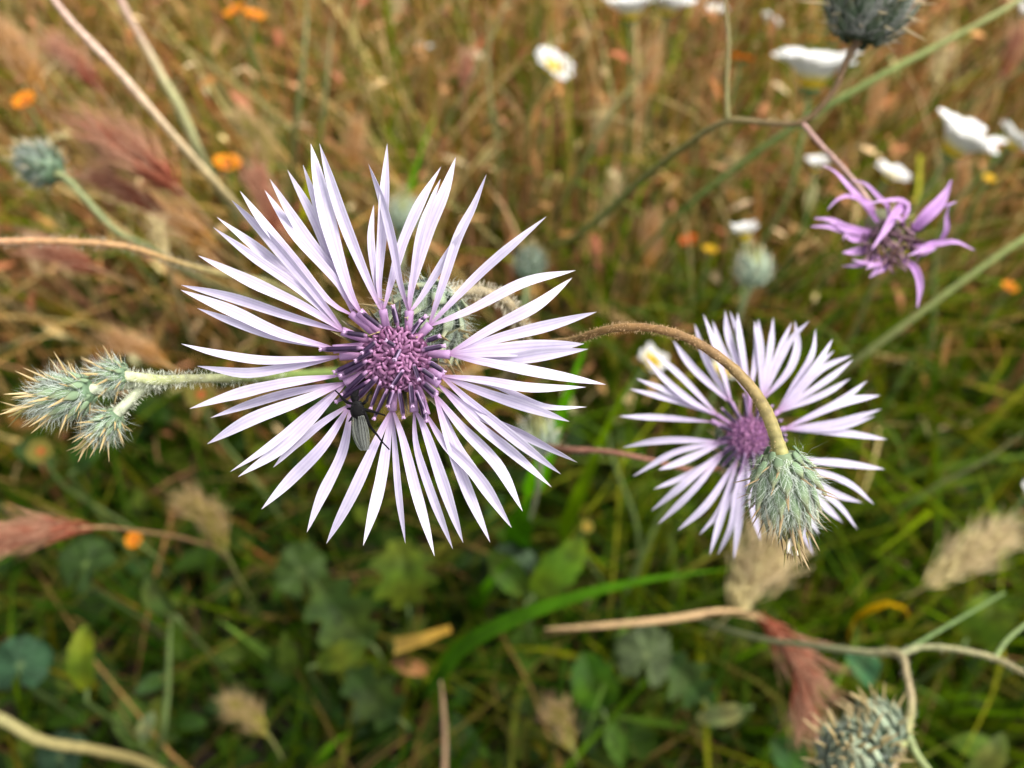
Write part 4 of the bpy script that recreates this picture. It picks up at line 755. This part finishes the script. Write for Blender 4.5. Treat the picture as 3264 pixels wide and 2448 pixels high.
for i, (x, y, a, l, w, c, lb) in enumerate([(960, 2160, 35, 330, 36, (.10, .17, .05), 'slim grey green blade slanting over the dark leaves below the fly'), (700, 1700, 75, 400, 34, (.09, .14, .03), 'slim green blade leaning left of the lower lilac petals'), (1120, 1650, 60, 420, 46, (.12, .19, .03), 'yellow green blade behind the lower lilac petals'), (2250, 2240, 120, 300, 30, (.14, .18, .05), 'slim olive blade near the olive feathery head'), (2640, 1760, 150, 420, 40, (.10, .18, .05), 'green blade leaning behind the pale straw tuft'), (3080, 2300, 160, 420, 44, (.07, .13, .03), 'green blade leaning over the pale forked stem'), (2080, 1560, 110, 380, 40, (.10, .17, .03), 'green blade behind the lower petals of the smaller flower')]):
    dx, dy = -math.cos(R(a)) * l, -math.sin(R(a)) * l; gd = gdepth(y)
    gblade(lb, [(x, y), (x + dx * .3, y + dy * .3, gd * .92), (x + dx * .7, y + dy * .7, gd * .84), (x + dx, y + dy, gd * .83)], w, c, 40 + i)
# ------------------------------------------------------------------ broad leaves
def fan_leaf(label, px, py, z, rpx, lobes, col, axis, up2d, seed=1, depth=.25, name='leafy_plant', aspect=1.0):
    """rounded lobed leaf on its own stalk"""
    random.seed(seed); axis = axis.normalized(); c = P(px, py, z); Rr = rpx * PX(z)
    yv = camdir(up2d[0], up2d[1], 0); yv = (yv - axis * yv.dot(axis)).normalized(); xv = yv.cross(axis)
    root = Vector((c.x + rnd(-.01, .01), c.y + rnd(-.01, .015), 0)); t = T(name, root, label, 'leaf')
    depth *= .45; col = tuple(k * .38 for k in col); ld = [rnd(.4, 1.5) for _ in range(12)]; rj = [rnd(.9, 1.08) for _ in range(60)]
    V = [c]; C = [mixc(col, (.3, .35, .12), .2)]; F = []; nA, nR = 48, 5
    for k in range(1, nR + 1):
        for i in range(nA):
            th = -math.pi * .93 + 2 * math.pi * .93 * i / (nA - 1); ph = (i / (nA - 1) * lobes) % 1
            rim = Rr * (1 - depth * ld[int(i / (nA - 1) * lobes)] * abs(2 * ph - 1) ** 2.2) * rj[i]
            r = rim * k / nR; fold = .12 * Rr * (k / nR) * math.cos(ph * 2 * math.pi) + .28 * Rr * (k / nR) ** 2 * math.sin(th * 2 + seed)
            V.append(c + (yv * math.cos(th) + xv * math.sin(th) * aspect) * r + axis * fold)
            C.append(mixc(col, (col[0] * 1.4, col[1] * 1.25, col[2] * 1.3), .3 if abs(ph - .5) < .05 else 0))
    for i in range(nA - 1): F.append((0, 1 + i, 2 + i))
    for k in range(nR - 1):
        for i in range(nA - 1):
            a = 1 + k * nA + i; F.append((a, a + nA, a + nA + 1, a + 1))
    mb = MB(); mb.add(V, F, C); ob = t.part('leaf_blade', mb, M_LEAF); so = ob.modifiers.new('thickness', 'SOLIDIFY'); so.thickness = .0003
    stem(t, [c - axis * .0002, c - yv * Rr * .4 - axis * .003, c.lerp(root, .6), root], [.0007, .0008, .001], (.055, .085, .02), seg=5, sides=6, name='leaf_stalk'); return t
def oval_leaf(label, a, b, z, wpx, col, seed=1, name='leafy_plant', z2=None, lob=0.0):
    random.seed(seed); A = P(*a, z); B = P(*b, z2 or z); root = Vector((A.x + rnd(-.005, .005), A.y + rnd(0, .01), 0)); t = T(name, root, label, 'leaf')
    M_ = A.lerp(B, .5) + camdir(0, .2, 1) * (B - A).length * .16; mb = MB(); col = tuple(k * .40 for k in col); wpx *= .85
    ribbon(mb, [A, M_, B], wpx * PX(z), camdir(rnd(-.4, .4), rnd(0, .5), 1), lambda u: mixc(col, (col[0] * 1.4, col[1] * 1.1, col[2]), .5 + .5 * math.sin(u * 9 + seed)), n=26, cup=.45, ridge=.12, th=.0004, wprof=lambda u: max(.05, math.sin(math.pi * min(1, .04 + .94 * u)) ** .7) * (1 + lob * math.sin(u * 21 + seed) + .06 * math.sin(u * 40)))
    t.part('leaf_blade', mb, M_LEAF, sharp=60)
    stem(t, [A.lerp(B, .02), A - (B - A) * .18, A.lerp(root, .6), root], [.0008, .0009, .001], (.06, .09, .02), seg=5, sides=6, name='leaf_stalk'); return t
oval_leaf('bright oval green leaf standing in the bottom corner leaves', (278, 2200), (275, 1990), .345, 96, (.16, .25, .02), 1)
oval_leaf('dull green oval leaf above the pale green upright stalk', (560, 1960), (470, 1830), .36, 110, (.085, .15, .03), 2)
oval_leaf('yellow green oval leaf under the fly side of the flower', (1010, 2120), (1160, 2060), .38, 100, (.12, .19, .02), 3)
oval_leaf('bright green oval leaf below the long arching blade', (1920, 2260), (1860, 2080), .37, 170, (.06, .17, .012), 4)
oval_leaf('pale green oval leaf near the rusty hanging spike', (2370, 2260), (2220, 2290), .36, 76, (.22, .28, .10), 5)
oval_leaf('big fresh green leaf behind the tips of the lowest lilac petals', (1700, 1900), (1860, 1720), .38, 140, (.12, .25, .02), 6)
oval_leaf('fresh green leaf bending right under the lowest lilac petals', (1680, 1890), (1560, 1760), .385, 110, (.10, .21, .025), 7)
oval_leaf('round olive leaf in the shade of the pale stem fork', (3080, 2040), (3180, 1900), .34, 170, (.10, .19, .012), 8)
oval_leaf('pale green leaf at the foot of the pale forked stem', (3060, 2500), (3200, 2340), .33, 90, (.14, .20, .04), 9)
oval_leaf('small pale green leaf beside the thick pale stem', (455, 2360), (490, 2270), .355, 60, (.24, .32, .14), 10)
oval_leaf('blue green leaf next to the rusty hanging spike', (2700, 2080), (2790, 2170), .34, 120, (.07, .20, .08), 11)
oval_leaf('deep green leaf beneath the bud pair in the corner', (2560, 2440), (2460, 2360), .34, 130, (.04, .13, .02), 12)
oval_leaf('green oval leaf leaning beside the dull yellow flower', (240, 1500), (330, 1400), .37, 110, (.05, .13, .02), 13)
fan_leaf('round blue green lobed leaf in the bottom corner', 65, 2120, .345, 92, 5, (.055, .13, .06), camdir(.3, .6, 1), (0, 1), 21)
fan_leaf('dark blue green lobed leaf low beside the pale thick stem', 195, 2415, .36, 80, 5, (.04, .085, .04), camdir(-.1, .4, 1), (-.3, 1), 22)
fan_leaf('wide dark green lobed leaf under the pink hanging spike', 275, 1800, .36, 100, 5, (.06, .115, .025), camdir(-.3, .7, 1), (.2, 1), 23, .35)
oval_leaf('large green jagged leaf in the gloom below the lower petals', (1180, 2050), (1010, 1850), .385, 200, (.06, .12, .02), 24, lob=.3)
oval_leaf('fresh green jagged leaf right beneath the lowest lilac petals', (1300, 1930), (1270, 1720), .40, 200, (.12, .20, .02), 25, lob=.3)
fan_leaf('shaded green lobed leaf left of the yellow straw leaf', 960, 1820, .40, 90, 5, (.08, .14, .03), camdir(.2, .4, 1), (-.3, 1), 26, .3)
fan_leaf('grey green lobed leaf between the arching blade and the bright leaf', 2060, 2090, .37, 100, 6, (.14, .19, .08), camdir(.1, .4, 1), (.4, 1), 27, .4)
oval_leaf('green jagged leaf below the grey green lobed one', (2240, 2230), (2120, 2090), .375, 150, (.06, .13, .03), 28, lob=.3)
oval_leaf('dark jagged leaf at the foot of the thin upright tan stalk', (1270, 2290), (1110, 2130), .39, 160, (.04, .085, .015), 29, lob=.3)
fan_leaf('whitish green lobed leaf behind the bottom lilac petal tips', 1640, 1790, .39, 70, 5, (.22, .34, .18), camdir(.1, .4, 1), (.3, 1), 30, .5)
